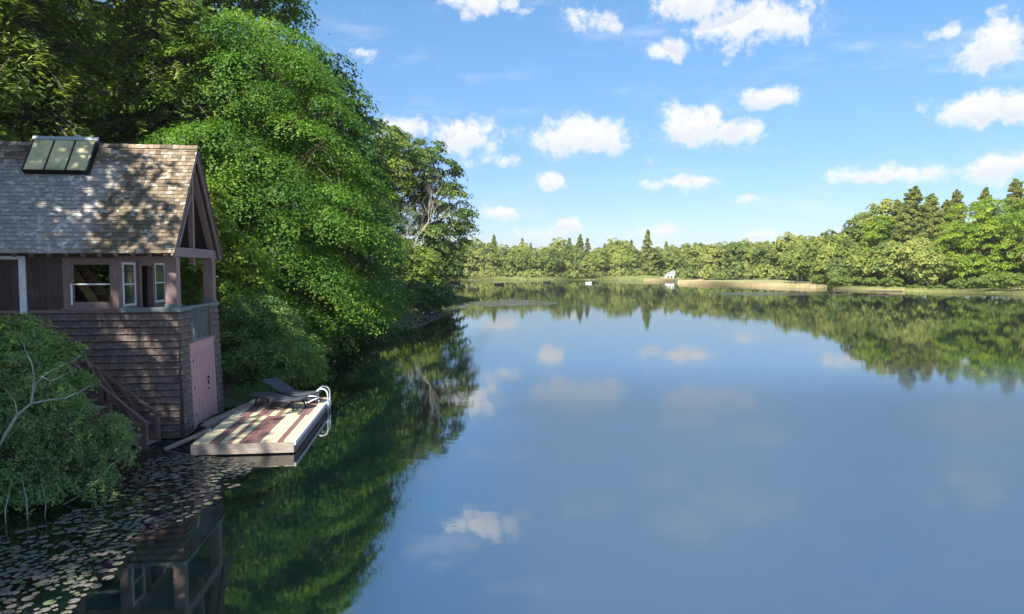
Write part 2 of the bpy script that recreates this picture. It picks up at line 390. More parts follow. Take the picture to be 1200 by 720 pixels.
def quads_mesh(name, V, tint):
    """V: (n,4,3) array"""
    n = len(V); me = bpy.data.meshes.new(name)
    me.vertices.add(n*4); me.vertices.foreach_set('co', V.reshape(-1).astype(np.float32))
    me.loops.add(n*4); me.loops.foreach_set('vertex_index', np.arange(n*4, dtype=np.int32))
    me.polygons.add(n); me.polygons.foreach_set('loop_start', np.arange(0, n*4, 4, dtype=np.int32))
    me.polygons.foreach_set('loop_total', np.full(n, 4, dtype=np.int32))
    a = me.attributes.new('tint', 'FLOAT', 'FACE'); a.data.foreach_set('value', tint.astype(np.float32))
    me.update(calc_edges=True); return me
def norm(a): return a/np.maximum(np.linalg.norm(a, axis=-1, keepdims=True), 1e-6)
def leaves(rng, P, N, size, aspect=.62, T=None, jit=.5, fold=.0):
    """rhombic leaf faces at P with normal about N"""
    n = len(P); N = norm(N+rng.normal(0, jit, (n, 3)))
    if T is None: T = rng.normal(0, 1, (n, 3))
    T = norm(T-(T*N).sum(1, keepdims=True)*N); B = np.cross(N, T)
    s = (size*rng.uniform(.65, 1.3, (n, 1)))
    bend = N*s*fold*rng.uniform(-1, 1, (n, 1))
    return np.stack([P-T*s, P-B*s*aspect+bend, P+T*s, P+B*s*aspect+bend], 1)

# ------------------------------------------------------------ lake outline, ground, water
shore = [(-11.6,-6),(-11.2,2),(-10.9,8),(-11.3,11.5),(-12.2,14.5),(-12.6,17.2),(-9.6,19.6),(-8.2,20.6),(-7.4,22.0),(-8.2,25),(-9.9,29),(-11.0,34),
  (-10.4,40),(-10.3,46),(-13,54),(-16.0,64),(-15.2,76),(-10.5,84),(-7.4,92),(-6.6,99),(-8,106),(-16,118),(-26,150),(-32,200),(-34,238),(-24,252),
  (0,256),(30,256),(52,246),(58,215),(52,188),(58,172),(66,158),(70,146),(76,132),(80,118),(84,108),(92,92),(100,60),(104,10),(96,-60),(60,-120),(0,-130),(-28,-90),(-17,-35)]
SH = np.array(shore, float)
def sdist(P):
    """signed distance to the shore, positive on land"""
    A = SH; B = np.roll(SH, -1, 0); best = np.full(len(P), 1e9); inside = np.zeros(len(P), bool)
    for a, b in zip(A, B):
        ab = b-a; t = np.clip(((P-a)@ab)/(ab@ab), 0, 1); d = np.linalg.norm(P-a-t[:, None]*ab, axis=1)
        best = np.minimum(best, d)
        c = (a[1] > P[:, 1]) != (b[1] > P[:, 1])
        with np.errstate(divide='ignore', invalid='ignore'):
            xi = a[0]+(P[:, 1]-a[1])*(b[0]-a[0])/(b[1]-a[1]+1e-12)
        inside ^= c & (P[:, 0] < xi)
    return np.where(inside, -best, best)
def hfun(P):
    P = np.atleast_2d(P)[:, :2]; d = sdist(P)
    wob = .5*np.sin(P[:, 0]*.9+np.sin(P[:, 1]*.7))+.5*np.sin(P[:, 1]*1.1+1.3*np.sin(P[:, 0]*.5))
    d = d+wob*.35
    near = np.where(P[:, 1] < 110, 1, 0)*np.where(P[:, 0] < 20, 1, 0)
    land = .05+.35*(1-np.exp(-np.maximum(d, 0)/1.6))+np.where(near > 0, .13, .045)*np.minimum(np.maximum(d-1, 0), 60)+.06*wob*np.clip(d, 0, 1)
    return np.where(d > 0, land, np.maximum(d*.35, -2.0))
def axis(*segs):
    out = []
    for a, b, st in segs: out += list(np.arange(a, b, st))
    return np.array(out+[segs[-1][1]])
gx = axis((-4000, -400, 600), (-400, -60, 20), (-60, -24, 3), (-24, -4, .6), (-4, 40, 6), (40, 100, 2), (100, 400, 20), (400, 4000, 600))
gy = axis((-4000, -200, 500), (-200, -20, 12), (-20, 4, 2), (4, 32, .6), (32, 110, 1.5), (110, 270, 3), (270, 500, 15), (500, 6000, 550))
X, Y = np.meshgrid(gx, gy); P2 = np.stack([X.ravel(), Y.ravel()], 1); Z = hfun(P2)
nx, ny = len(gx), len(gy)
me = bpy.data.meshes.new('ground')
idx = np.arange(nx*ny).reshape(ny, nx)
F = np.stack([idx[:-1, :-1], idx[:-1, 1:], idx[1:, 1:], idx[1:, :-1]], -1).reshape(-1, 4)
me.vertices.add(nx*ny); me.vertices.foreach_set('co', np.column_stack([P2, Z]).astype(np.float32).ravel())
me.loops.add(F.size); me.loops.foreach_set('vertex_index', F.ravel().astype(np.int32))
me.polygons.add(len(F)); me.polygons.foreach_set('loop_start', np.arange(0, F.size, 4, dtype=np.int32)); me.polygons.foreach_set('loop_total', np.full(len(F), 4, dtype=np.int32))
me.polygons.foreach_set('use_smooth', np.ones(len(F), bool)); me.update(calc_edges=True)
link_mesh('ground', me, M['ground'], kind='structure')
wb = MB(); wb.add([(-60, -150, 0), (120, -150, 0), (120, 275, 0), (-60, 275, 0)], [(0, 1, 2, 3)])
wb.build('water', M['water'], kind='structure')
def gz(x, y): return float(hfun(np.array([[x, y]]))[0])

# ------------------------------------------------------------ trees
def limb_path(rng, a, b, bow=.12, k=6):
    a = np.array(a, float); b = np.array(b, float); L = np.linalg.norm(b-a)
    off = rng.normal(0, bow*L*.5, 3); off[2] = abs(off[2])*.8+bow*L*.5
    return [tuple(a+(b-a)*t+off*math.sin(math.pi*t)+rng.normal(0, .015*L, 3)*(0 < t < 1)) for t in np.linspace(0, 1, k)]
def sample_env(rng, env, n, shell=.7, zmin=-9e9):
    w_ = np.array([e[3]*e[4]+e[3]*e[5]+e[4]*e[5] for e in env]); w_ = w_/w_.sum()
    out = []; E = np.array(env, float)
    while len(out) < n:
        k = rng.choice(len(env), p=w_); e = env[k]
        d = rng.normal(0, 1, 3); d /= np.linalg.norm(d)
        r = rng.uniform(.72, 1.07) if rng.random() < shell else rng.uniform(.15, .85)
        p = np.array(e[:3])+d*r*np.array(e[3:6])
        if p[2] < zmin: continue
        q = (((p-E[:, :3])/E[:, 3:6])**2).sum(1)
        q[k] = 9
        if r > .75 and q.min() < .55: continue
        out.append(p)
    return np.array(out)
def crown_mesh(rng, name, cl, cr, per, size, axis_xy, flat=.45, droop=.25, jit=.55, aspect=.62, tint=(.15, .85)):
    """leaf pads: each clump a small dome of leaves leaning outwards from the trunk"""
    n = len(cl); tot = n*per
    ci = np.repeat(np.arange(n), per)
    rr = cr*rng.uniform(.6, 1.35, n)[ci]
    th = rng.uniform(0, 2*np.pi, tot); r = np.sqrt(rng.uniform(0, 1, tot))
    # ragged pad outline
    ph = rng.uniform(0, 6.28, (n, 3)); amp = 1+.28*np.sin(3*th+ph[ci, 0])+.22*np.sin(5*th+ph[ci, 1])
    lx = r*np.cos(th)*rr*amp; ly = r*np.sin(th)*rr*amp
    lz = (1-r**2)*rr*flat+rng.normal(0, .10, tot)*rr-rr*flat*.5
    out = cl[:, :2]-np.array(axis_xy); out = out/np.maximum(np.linalg.norm(out, axis=1, keepdims=True), .3)
    o = out[ci]; radial = lx*o[:, 0]+ly*o[:, 1]
    lz = lz-droop*radial-.10*droop*np.abs(radial)
    P = cl[ci]+np.stack([lx, ly, lz], 1)
    N = np.stack([lx/rr*.8+o[:, 0]*.35, ly/rr*.8+o[:, 1]*.35, np.full(tot, .9)], 1)
    V = leaves(rng, P, N, size, aspect, jit=jit, fold=.25)
    big = .5+.5*np.sin(cl[:, 0]*.9+2.1*np.sin(cl[:, 2]*.5))*np.cos(cl[:, 2]*.8+cl[:, 1]*.6)
    t = (tint[0]+(tint[1]-tint[0])*(.45*rng.uniform(0, 1, n)+.55*big))[ci]+rng.normal(0, .09, tot)
    return quads_mesh(name, V, np.clip(t, 0, 1))
def broadleaf(name, label, loc, env, nclump, cr, per, size, mat, seed, trunk_r=.3, trunk_top=None, group=None, bark='bark', flat=.45, droop=.25,
              shell=.7, lean=(0, 0), cat='tree', tint=(.1, .9), limbs=14, zmin=.4, twigs=True, jit=.55, aspect=.62):
    rng = np.random.default_rng(seed)
    root = empty(name, loc, label, cat, group)
    zt = trunk_top or max(e[2] for e in env)
    cl = sample_env(rng, env, nclump, shell, zmin)
    top = (lean[0], lean[1], zt)
    tb = MB(); tp = limb_path(rng, (0, 0, -.5), top, .03, 8); tp[0] = (0, 0, -.5)
    tb.tube(tp, [trunk_r*(1.25-.95*i/7) for i in range(8)], 10)
    tb.build('trunk', M[bark], root, True)
    # limbs to groups of clumps, twigs to the clumps
    cen = cl[rng.choice(nclump, min(limbs, nclump), replace=False)]
    lb = MB(); paths = []
    for c in cen:
        h = max(.25*zt, min(zt*.95, c[2]*rng.uniform(.35, .75))); a = np.array(tp[0])+(np.array(top)-np.array(tp[0]))*((h+.5)/(zt+.5))
        pth = limb_path(rng, a, c, .12, 7); paths.append(pth)
        lb.tube(pth, [trunk_r*.42*(1-.85*i/6) for i in range(7)], 6)
    if twigs:
        for c in cl[::2]:
            j = min(range(len(cen)), key=lambda i: np.linalg.norm(cen[i]-c)); a = paths[j][random.choice((3, 4, 5))]
            lb.tube(limb_path(rng, a, c, .1, 4), [trunk_r*.13, trunk_r*.09, trunk_r*.06, .01], 4, False)
    lb.build('branches', M[bark], root, True, kind='stuff')
    axy = (lean[0]*.5, lean[1]*.5)
    link_mesh('crown', crown_mesh(rng, 'crown', cl, cr, per, size, axy, flat, droop, jit, aspect, tint), M[mat], root)
    return root
def conifer(name, label, loc, h, rad, seed, mat='hemlock', whorls=26, nb=7, per=60, size=.16, droop=.35, start=.15, group=None, trunk_r=.25, shape=1.0, open_=.0, up=0.0, bark='bark', irr=2.2):
    rng = np.random.default_rng(seed)
    root = empty(name, loc, label, 'tree', group)
    tb = MB(); tb.tube([(0, 0, -.5), (.05, 0, h*.5), (0, .05, h)], [trunk_r*1.2, trunk_r*.7, .03], 8); tb.build('trunk', M[bark], root, True)
    bb = MB(); Ps = []; Ns = []; Ts = []; tn = []
    for i in range(whorls):
        f = start+(1-start)*(i+rng.uniform(-.3, .3))/whorls
        L = rad*((1-f)/(1-start))**shape*rng.uniform(.8, 1.15)+.25
        for j in range(nb):
            if rng.random() < open_: continue
            z = h*(f+rng.uniform(-.5, .5)*(1-start)/whorls*irr); a = rng.uniform(0, 6.28); l = L*rng.uniform(.45, 1.25); d = np.array([math.cos(a), math.sin(a), 0]); sd_ = np.array([-d[1], d[0], 0])
            dr = droop*rng.uniform(.6, 1.4); k = 6
            pts = [np.array([0, 0, z])+d*l*t+np.array([0, 0, l*(up*t-dr*t*t)]) for t in np.linspace(0, 1, k)]
            bb.tube([tuple(p) for p in pts], [.05*l/3*(1-.8*t)+.008 for t in np.linspace(0, 1, k)], 4, False)
            m = int(per*(.4+.6*l/max(rad, .1))); t = np.sqrt(rng.uniform(.02, 1, m)); wd = l*.30*np.sin(np.pi*np.clip(t*.9+.08, 0, 1))
            s = rng.uniform(-1, 1, m)*wd
            p = np.array([0, 0, z])+d*(l*t)[:, None]+sd_*s[:, None]
            p[:, 2] += l*(up*t-dr*t*t)-np.abs(s)*.35+rng.uniform(-.14, .08, m)*l
            Ps.append(p); Ns.append(np.tile(np.array([0, 0, 1.])+d*.25, (m, 1)))
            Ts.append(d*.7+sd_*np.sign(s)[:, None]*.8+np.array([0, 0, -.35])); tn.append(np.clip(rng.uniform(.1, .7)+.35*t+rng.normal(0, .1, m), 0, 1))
    bb.build('branches', M[bark], root, False, kind='stuff')
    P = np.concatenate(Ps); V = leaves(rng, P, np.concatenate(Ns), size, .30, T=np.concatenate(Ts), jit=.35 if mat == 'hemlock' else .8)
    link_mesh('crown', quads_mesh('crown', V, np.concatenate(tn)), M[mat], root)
    return root
def px_x(px, Y): return (px-600)/800*Y
def L3(x, y, dz=0): return (x, y, gz(x, y)+dz-.05)

# --- the big maple behind the boathouse: its boughs reach the water
MX, MY = -12.6, 34.0
def e_px(cx, cy, rx, ry, Y, rd, ox=MX, oy=MY, oz=.6):
    """an ellipsoid lobe of a crown: where its middle stands, how wide and high it is seen"""
    p = at_y(cx, cy, Y); k = Y/800
    return (p.x-ox, p.y-oy, p.z-oz, rx*k, rd, ry*k)
mz = gz(MX, MY)
env = [e_px(300, 110, 78, 82, 34, 3.6, oz=mz), e_px(345, 150, 70, 80, 34, 3.6, oz=mz), e_px(290, 250, 95, 90, 32.5, 4.0, oz=mz), e_px(385, 265, 62, 85, 34, 4.2, oz=mz),
       e_px(400, 335, 58, 55, 34, 4.0, oz=mz), e_px(330, 330, 70, 62, 32, 3.6, oz=mz), e_px(245, 200, 60, 50, 31, 3, oz=mz), e_px(225, 120, 50, 60, 33, 3, oz=mz)]
broadleaf('maple_tree', 'huge green maple behind the boathouse with boughs drooping to the water', (MX, MY, mz), env, 450, 1.3, 640, .064, 'maple', 11,
          trunk_r=.42, flat=.32, droop=.48, limbs=40, zmin=.5, shell=.82, tint=(0, 1.), jit=.42)
# --- darker trees behind it
bz = gz(-15, 46)
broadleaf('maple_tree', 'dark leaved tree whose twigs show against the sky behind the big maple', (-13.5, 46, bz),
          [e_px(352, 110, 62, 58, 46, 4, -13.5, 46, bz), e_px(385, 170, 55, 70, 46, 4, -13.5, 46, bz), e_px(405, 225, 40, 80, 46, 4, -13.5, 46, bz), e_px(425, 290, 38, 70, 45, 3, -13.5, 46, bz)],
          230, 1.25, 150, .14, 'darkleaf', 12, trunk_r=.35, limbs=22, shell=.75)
bz = gz(-21, 44)
broadleaf('maple_tree', 'tall tree rising out of the top edge above the big maple', (-19, 44, bz),
          [e_px(250, 0, 85, 90, 44, 5, -19, 44, bz), e_px(290, -40, 60, 80, 44, 4, -19, 44, bz), e_px(200, -60, 90, 90, 43, 5, -19, 44, bz), e_px(225, 90, 70, 80, 43, 4, -19, 44, bz)],
          260, 1.4, 150, .14, 'woodleaf', 13, trunk_r=.4, limbs=20, shell=.75, tint=(.3, .95))
# --- hemlocks over the boathouse roof
h1 = conifer('hemlock_tree', 'dark hemlock with drooping boughs directly over the left of the roof', L3(-19.2, 27.5), 21, 4.8, 21, whorls=46, nb=10, per=150, size=.17, droop=.42, start=.10, trunk_r=.34, shape=.62)
dup(h1, L3(-16.2, 31.5), 1.9, .98, 'dark hemlock between the skylight and the big maple')
dup(h1, L3(-24.5, 33), 4.0, 1.15, 'tall hemlock at the left edge behind the boathouse')
# --- woodland further back, seen between the others and casting the shade at the boathouse
def env_generic(h, r, rng):
    e = [(0, 0, h*.62, r*.8, r*.8, h*.36)]
    for k in range(6):
        a = k*1.05+rng.uniform(0, .8); e.append((math.cos(a)*r*.5, math.sin(a)*r*.5, h*rng.uniform(.38, .78), r*.55, r*.55, h*.18))
    return e
rg = np.random.default_rng(5)
w1 = broadleaf('woodland_tree', 'sunlit green tree glimpsed behind the hemlocks at far left', L3(-30, 40), env_generic(19, 6, rg), 200, 1.5, 130, .17, 'woodleaf', 31, trunk_r=.3, limbs=16, tint=(.2, 1.))
w2 = broadleaf('woodland_tree', 'green tree filling the gap between the two hemlocks', L3(-21.5, 37), env_generic(17, 5.5, rg), 200, 1.4, 130, .16, 'woodleaf', 32, trunk_r=.3, limbs=16, tint=(.2, 1.))
spots = [(-27, 48, w1, 1.1), (-35, 52, w2, 1.2), (-29, 62, w2, 1.15), (-42, 45, w1, 1.2), (-32, 80, w2, 1.2), (-36, 66, w1, 1.2),
         (-22, 92, w2, 1.1), (-28, 104, w1, 1.2), (-30, 27, w2, 1.05), (-36, 34, w1, 1.15),(-46, 60, w2, 1.2),(-44, 78, w1, 1.2)]
for i, (x, y, src, s) in enumerate(spots):
    dup(src, L3(x, y), i*1.7, s, 'green woodland tree deep behind the left shore trees', 'tree', 'woodland trees behind the left shore')
for i, (x, y, src, s) in enumerate([(-19.5, 7.6, w2, 1.26), (-18.2, .8, w1, 1.0), (-27, 14, w1, 1.1), (-17.5, -4.5, w2, 1.05), (-24.5, 3.5, w1, .95), (-31, 5, w2, 1.2), (-26.5, -9, w1, 1.1), (-35, 18, w1, 1.2), (-21, -16, w2, 1.1)]):
    dup(src, L3(x, y), 2+i*2.1, s, 'leafy tree of the left bank standing outside the picture', 'tree', 'bank trees left of the picture')
w3 = broadleaf('maple_tree', 'bright yellow green young maple just behind the roof ridge', L3(-12.3, 24.8), [(0, 0, 4.4, 2.4, 1.7, 2.2), (-1.8, .4, 5.4, 2.0, 1.6, 1.5), (1.6, .2, 3.2, 1.8, 1.6, 2.0), (.6, 0, 5.8, 1.5, 1.3, 1.1)],
               210, .6, 190, .065, 'brightmaple', 34, trunk_r=.12, limbs=12, tint=(0, .6), droop=.4)

# --- oak group on the point
oz = gz(-14, 86)
broadleaf('oak_tree', 'dark spreading oak at the end of the left point above the lake', (px_x(500, 88), 88, gz(-11, 88)),
          [e_px(500, 200, 36, 36, 88, 5, px_x(500, 88), 88, oz), e_px(520, 250, 34, 42, 88, 5, px_x(500, 88), 88, oz), e_px(505, 295, 40, 40, 86, 5, px_x(500, 88), 88, oz), e_px(480, 180, 38, 26, 88, 4, px_x(500, 88), 88, oz),
           e_px(522, 318, 24, 20, 86, 3, px_x(500, 88), 88, oz), e_px(541, 243, 16, 14, 88, 2, px_x(500, 88), 88, oz)],
          270, 1.15, 130, .17, 'oak', 41, trunk_r=.4, limbs=26, shell=.8, tint=(.15, .9), flat=.4)
broadleaf('oak_tree', 'sunlit yellow green oak left of the dark point oak', (px_x(447, 84), 84, gz(-16, 84)),
          [e_px(440, 180, 36, 38, 84, 4.5, px_x(447, 84), 84, oz), e_px(455, 235, 36, 50, 84, 4.5, px_x(447, 84), 84, oz), e_px(430, 250, 30, 60, 82, 4, px_x(447, 84), 84, oz), e_px(470, 190, 30, 28, 84, 4, px_x(447, 84), 84, oz)],
          210, 1.2, 130, .17, 'yellowgreen', 42, trunk_r=.35, limbs=20, tint=(0, .7))
broadleaf('alder_tree', 'low yellow green alder leaning out below the two oaks', (px_x(462, 76), 76, gz(-13, 76)),
          [e_px(450, 285, 34, 32, 76, 3, px_x(462, 76), 76, .8), e_px(488, 305, 34, 30, 76, 3, px_x(462, 76), 76, .8), e_px(465, 325, 42, 22, 76, 3, px_x(462, 76), 76, .8), e_px(434, 230, 14, 22, 76, 2, px_x(462, 76), 76, .8)],
          200, .9, 130, .14, 'yellowgreen', 43, trunk_r=.14, limbs=18, tint=(0, .8), droop=.35)
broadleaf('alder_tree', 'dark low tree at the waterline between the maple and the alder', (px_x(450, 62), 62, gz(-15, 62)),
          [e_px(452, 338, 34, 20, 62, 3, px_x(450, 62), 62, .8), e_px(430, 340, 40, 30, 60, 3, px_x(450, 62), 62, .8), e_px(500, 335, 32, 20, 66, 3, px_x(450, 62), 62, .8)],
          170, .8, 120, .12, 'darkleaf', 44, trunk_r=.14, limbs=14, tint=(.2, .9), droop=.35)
def bare(name, label, loc, h, seed, rad, spread=.5, mat='greybark'):
    rng = np.random.default_rng(seed); root = empty(name, loc, label, 'tree'); tb = MB(); bb = MB()
    def grow(p, d, L, r, lev, mb):
        pts = [p]; dd = d.copy()
        for k in range(5):
            dd = norm(dd+rng.normal(0, .12, 3)+np.array([0, 0, .05])); pts.append(pts[-1]+dd*L/5)
        mb.tube([tuple(q) for q in pts], [r*(1-.55*k/5) for k in range(6)], 6 if lev < 2 else 4, False)
        if lev >= 4: return
        for k in range(5 if lev == 0 else 4):
            i = int(rng.integers(2, 6)); nd = norm(dd+rng.normal(0, spread, 3)+np.array([0, 0, .1]))
            grow(pts[i], nd, L*rng.uniform(.5, .75), r*.45, lev+1, bb)
    grow(np.array([0, 0, -.3]), np.array([.08, 0, 1.]), h*.52, rad, 0, tb)
    tb.build('trunk', M[mat], root, True); bb.build('branches', M[mat], root, False, kind='stuff'); return root
bare('dead_tree', 'bare grey dead tree standing between the two oaks on the point', (px_x(472, 80), 80, gz(-13, 80)), 16.5, 51, .22)

# --- shrubs
def shrub(name, label, loc, env, n, cr, per, size, mat, seed, **k):
    return broadleaf(name, label, loc, env, n, cr, per, size, mat, seed, trunk_r=k.pop('trunk_r', .05), cat='shrub', **k)
shrub('shrub', 'leafy green shrub on the bank directly behind the floating dock', (-8.7, 23.2, gz(-8.7, 23.2)),
      [(-.6, 0, 1.1, 1.5, 1.2, 1.2), (1.0, .1, .9, 1.3, 1.1, 1.0), (.2, .6, 1.9, 1.3, 1.2, 1.0), (-.4, .2, 2.5, 1.0, .9, .8)], 330, .38, 110, .042, 'shrub', 61, limbs=26, zmin=.1, tint=(0, .75), droop=.3)
shrub('shrub', 'tall bright shrub behind the porch post and above the dock shrub', (-10.2, 25.5, gz(-10.2, 25.5)),
      [(0, 0, 1.8, 1.6, 1.3, 1.5), (1.1, .2, 1.2, 1.2, 1.1, 1.2), (-.2, .3, 3.0, 1.3, 1.1, 1.0)], 260, .42, 110, .048, 'shrub', 62, limbs=22, zmin=.1, tint=(.2, 1.), droop=.3)
shrub('shrub', 'yellow green sapling beside the tip of the dock under the maple', (-7.7, 24.0, gz(-7.7, 24.0)),
      [(.2, 0, .7, .7, .6, .6), (.5, .2, 1.0, .5, .5, .4)], 60, .3, 90, .045, 'yellowgreen', 63, limbs=8, zmin=.05)
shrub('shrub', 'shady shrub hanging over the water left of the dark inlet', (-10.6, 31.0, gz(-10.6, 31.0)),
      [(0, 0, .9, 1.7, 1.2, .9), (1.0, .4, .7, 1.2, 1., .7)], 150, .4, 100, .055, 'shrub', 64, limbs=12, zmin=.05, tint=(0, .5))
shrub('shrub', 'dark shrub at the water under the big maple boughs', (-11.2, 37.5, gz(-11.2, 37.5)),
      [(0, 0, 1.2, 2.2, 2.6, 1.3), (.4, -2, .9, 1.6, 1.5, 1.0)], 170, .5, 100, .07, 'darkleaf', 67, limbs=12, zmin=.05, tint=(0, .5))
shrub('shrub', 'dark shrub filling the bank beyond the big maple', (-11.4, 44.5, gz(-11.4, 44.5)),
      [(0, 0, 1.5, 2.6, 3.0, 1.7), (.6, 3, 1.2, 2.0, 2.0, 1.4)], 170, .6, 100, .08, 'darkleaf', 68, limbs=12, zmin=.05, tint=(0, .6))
# the bush in the left foreground
BX, BY = -11.2, 12.4
bq = gz(BX, BY)
broadleaf('bush', 'broad fine leaved green bush in the left foreground over the lily pads', (BX, BY, bq),
          [e_px(40, 508, 56, 60, 12.6, 1.2, BX, BY, bq), e_px(95, 546, 46, 32, 12.9, 1.0, BX, BY, bq), e_px(18, 440, 42, 50, 13.2, 1.0, BX, BY, bq), e_px(15, 560, 45, 42, 12.0, 1.0, BX, BY, bq),
           e_px(46, 468, 32, 32, 13.0, .8, BX, BY, bq), e_px(-30, 500, 70, 90, 12.6, 1.2, BX, BY, bq), e_px(122, 524, 28, 20, 13.3, .7, BX, BY, bq), e_px(60, 570, 50, 26, 12.2, .8, BX, BY, bq),
           e_px(92, 500, 10, 12, 13.0, .3, BX, BY, bq), e_px(132, 494, 12, 8, 13.2, .3, BX, BY, bq), e_px(62, 440, 12, 14, 13.0, .3, BX, BY, bq), e_px(150, 512, 12, 8, 13.3, .2, BX, BY, bq),
           e_px(44, 418, 12, 22, 13.1, .3, BX, BY, bq), e_px(118, 560, 16, 10, 12.6, .3, BX, BY, bq)],
          680, .20, 85, .027, 'bush', 65, trunk_r=.05, cat='shrub', limbs=50, zmin=-bq+.12, tint=(0, .72), droop=.2, flat=.7, jit=.8)
broadleaf('bush', 'brighter green branch tips reaching toward the stair rail above the foreground bush', (-12.0, 14.4, gz(-12, 14.4)),
          [e_px(20, 400, 30, 28, 13.8, .7, -12, 14.4, gz(-12, 14.4)), e_px(55, 410, 22, 22, 13.8, .6, -12, 14.4, gz(-12, 14.4)), e_px(84, 412, 10, 9, 13.9, .4, -12, 14.4, gz(-12, 14.4)), e_px(-10, 430, 50, 60, 14.2, .8, -12, 14.4, gz(-12, 14.4)), e_px(92, 446, 10, 8, 13.8, .3, -12, 14.4, gz(-12, 14.4))],
          230, .24, 90, .034, 'shrub', 66, trunk_r=.04, cat='shrub', limbs=18, zmin=0, tint=(.35, .8), droop=.2, flat=.5, jit=.6)
db = empty('dead_branch', at_z(-8, 560), 'bare pale grey branch forking out of the foreground bush', 'branch')
def brnch(pts, Y, r0, name='twig'):
    m = MB(); k = len(pts)
    m.tube([tuple(at_y(x, y, Y+.12*i)-db.location) for i, (x, y) in enumerate(pts)], [r0*(1-.75*i/(k-1)) for i in range(k)], 6)
    m.build(name, M['greybark'], db, True)
brnch([(-12, 545), (5, 512), (20, 487), (37, 473), (58, 469), (76, 467), (92, 460), (106, 452)], 11.2, .028, 'stem')
brnch([(36, 474), (38, 462), (42, 450), (54, 438), (68, 431), (84, 424), (96, 416)], 11.5, .018)
brnch([(38, 458), (40, 442), (37, 425), (29, 410), (28, 402), (32, 397)], 11.5, .014)
brnch([(48, 441), (60, 447), (80, 437), (92, 430)], 11.6, .011)
brnch([(20, 487), (18, 472), (6, 455)], 11.3, .012)
brnch([(60, 600), (95, 580), (118, 560), (130, 545), (142, 538)], 11.9, .014)
brnch([(8, 640), (6, 600), (14, 560)], 11.0, .016)
brnch([(33, 620), (31, 585), (24, 555)], 11.2, .013)
brnch([(52, 615), (54, 590), (48, 560)], 11.3, .011)

rt = np.random.default_rng(88); tw = MB(); LV = []
for k in range(70):
    a = at_y(rt.uniform(0, 150), 0, 12.6); px = rt.uniform(-10, 150)
    top_y = np.interp(px, [-10, 20, 60, 95, 130, 155], [392, 398, 430, 480, 502, 522])
    b0 = at_y(px-rt.uniform(-10, 25), top_y+rt.uniform(20, 120), 12.2+rt.uniform(-.3, .5)); d = np.array([rt.normal(.12, .25), rt.normal(-.1, .2), rt.uniform(.5, 1.)]); d /= np.linalg.norm(d); Lg = rt.uniform(.35, .85)
    pts = [np.array(b0)+d*Lg*t+np.array([.10, 0, -.12])*t*t*Lg for t in np.linspace(0, 1, 5)]
    tw.tube([tuple(p) for p in pts], [.008, .007, .005, .004, .002], 4, False)
    n = 46; t = rt.uniform(.25, 1.02, n); base = np.array(b0)+d*Lg*t[:, None]+np.array([.10, 0, -.12])*(t*t*Lg)[:, None]
    off = rt.normal(0, .035, (n, 3)); LV.append(leaves(rt, base+off, off/.04+np.array([0, 0, .7]), .028, .42, T=off+d*.03, jit=.3))
sh_r = empty('shoots', at_z(60, 560), 'upright leafy shoots rising from the left foreground bush', 'shoots')
tw.v = [tuple(Vector(v)-sh_r.location) for v in tw.v]; tw.build('twigs', M['bark'], sh_r, kind='stuff')
LV = np.concatenate(LV)-np.array(sh_r.location)
link_mesh('shoot_leaves', quads_mesh('shoot_leaves', LV, rt.uniform(.25, .9, len(LV))), M['bush'], sh_r, kind='stuff')

# ------------------------------------------------------------ far shore
rg = np.random.default_rng(9)
def far_tree(seed, h, r, mat='farleaf', size=.36, n=150, per=46, tint=(0, 1), tr=.22, droop=.2, flat=.8, cr=None, **k):
    g = np.random.default_rng(seed); e = [(0, 0, h*.58, r*.75, r*.75, h*.38)]
    for i in range(5):
        a = g.uniform(0, 6.28); e.append((math.cos(a)*r*.55, math.sin(a)*r*.55, h*g.uniform(.3, .8), r*.5, r*.5, h*.17))
    return broadleaf('broadleaf_tree', 'x', (0, 0, -50), e, n, cr or r*.22, per, size, mat, seed, trunk_r=tr, limbs=8, twigs=False, tint=tint, droop=droop, flat=flat, zmin=h*.08, bark='greybark', **k)
FT = [far_tree(100+i, *hr) for i, hr in enumerate([(15, 5), (13, 4.6), (16, 5.6), (11, 4.2), (14, 4.0)])]
FP = [conifer('conifer_tree', 'x', (0, 0, -50), 17, 3.0, 120+i, 'farpine', whorls=34, nb=8, per=46, size=.42, droop=.25, start=.12, open_=.1, up=.1, trunk_r=.2, shape=.75) for i in range(2)]
BU = far_tree(130, 3.4, 2.2, n=40, per=60, size=.22, tr=.05)
colw = ['pale', 'yellow green', 'mid green', 'olive', 'grey green']
def put(src, x, y, s, rz, label, group, cat='tree', sz=None): return dup(src, L3(x, y), rz, s, label, cat, group, sz)
i = 0
for row, (Yd, n, s0) in enumerate([(264, 30, .78), (274, 27, .9), (286, 24, 1.0)]):
    xs = np.linspace(-40, 95, n)
    for x in xs:
        i += 1; s = s0*rg.uniform(.78, 1.12)
        y = Yd+rg.uniform(-3, 3)
        put(FT[int(rg.integers(0, 5))], x+rg.uniform(-1.5, 1.5), y, s, rg.uniform(0, 6.28),
            ['low pale green tree at the front of the far shore wood', 'green tree in the middle of the far shore wood', 'taller green tree at the back of the far shore wood'][row], 'trees of the far shore row %s' % ['front', 'middle', 'back'][row], sz=s*.95)
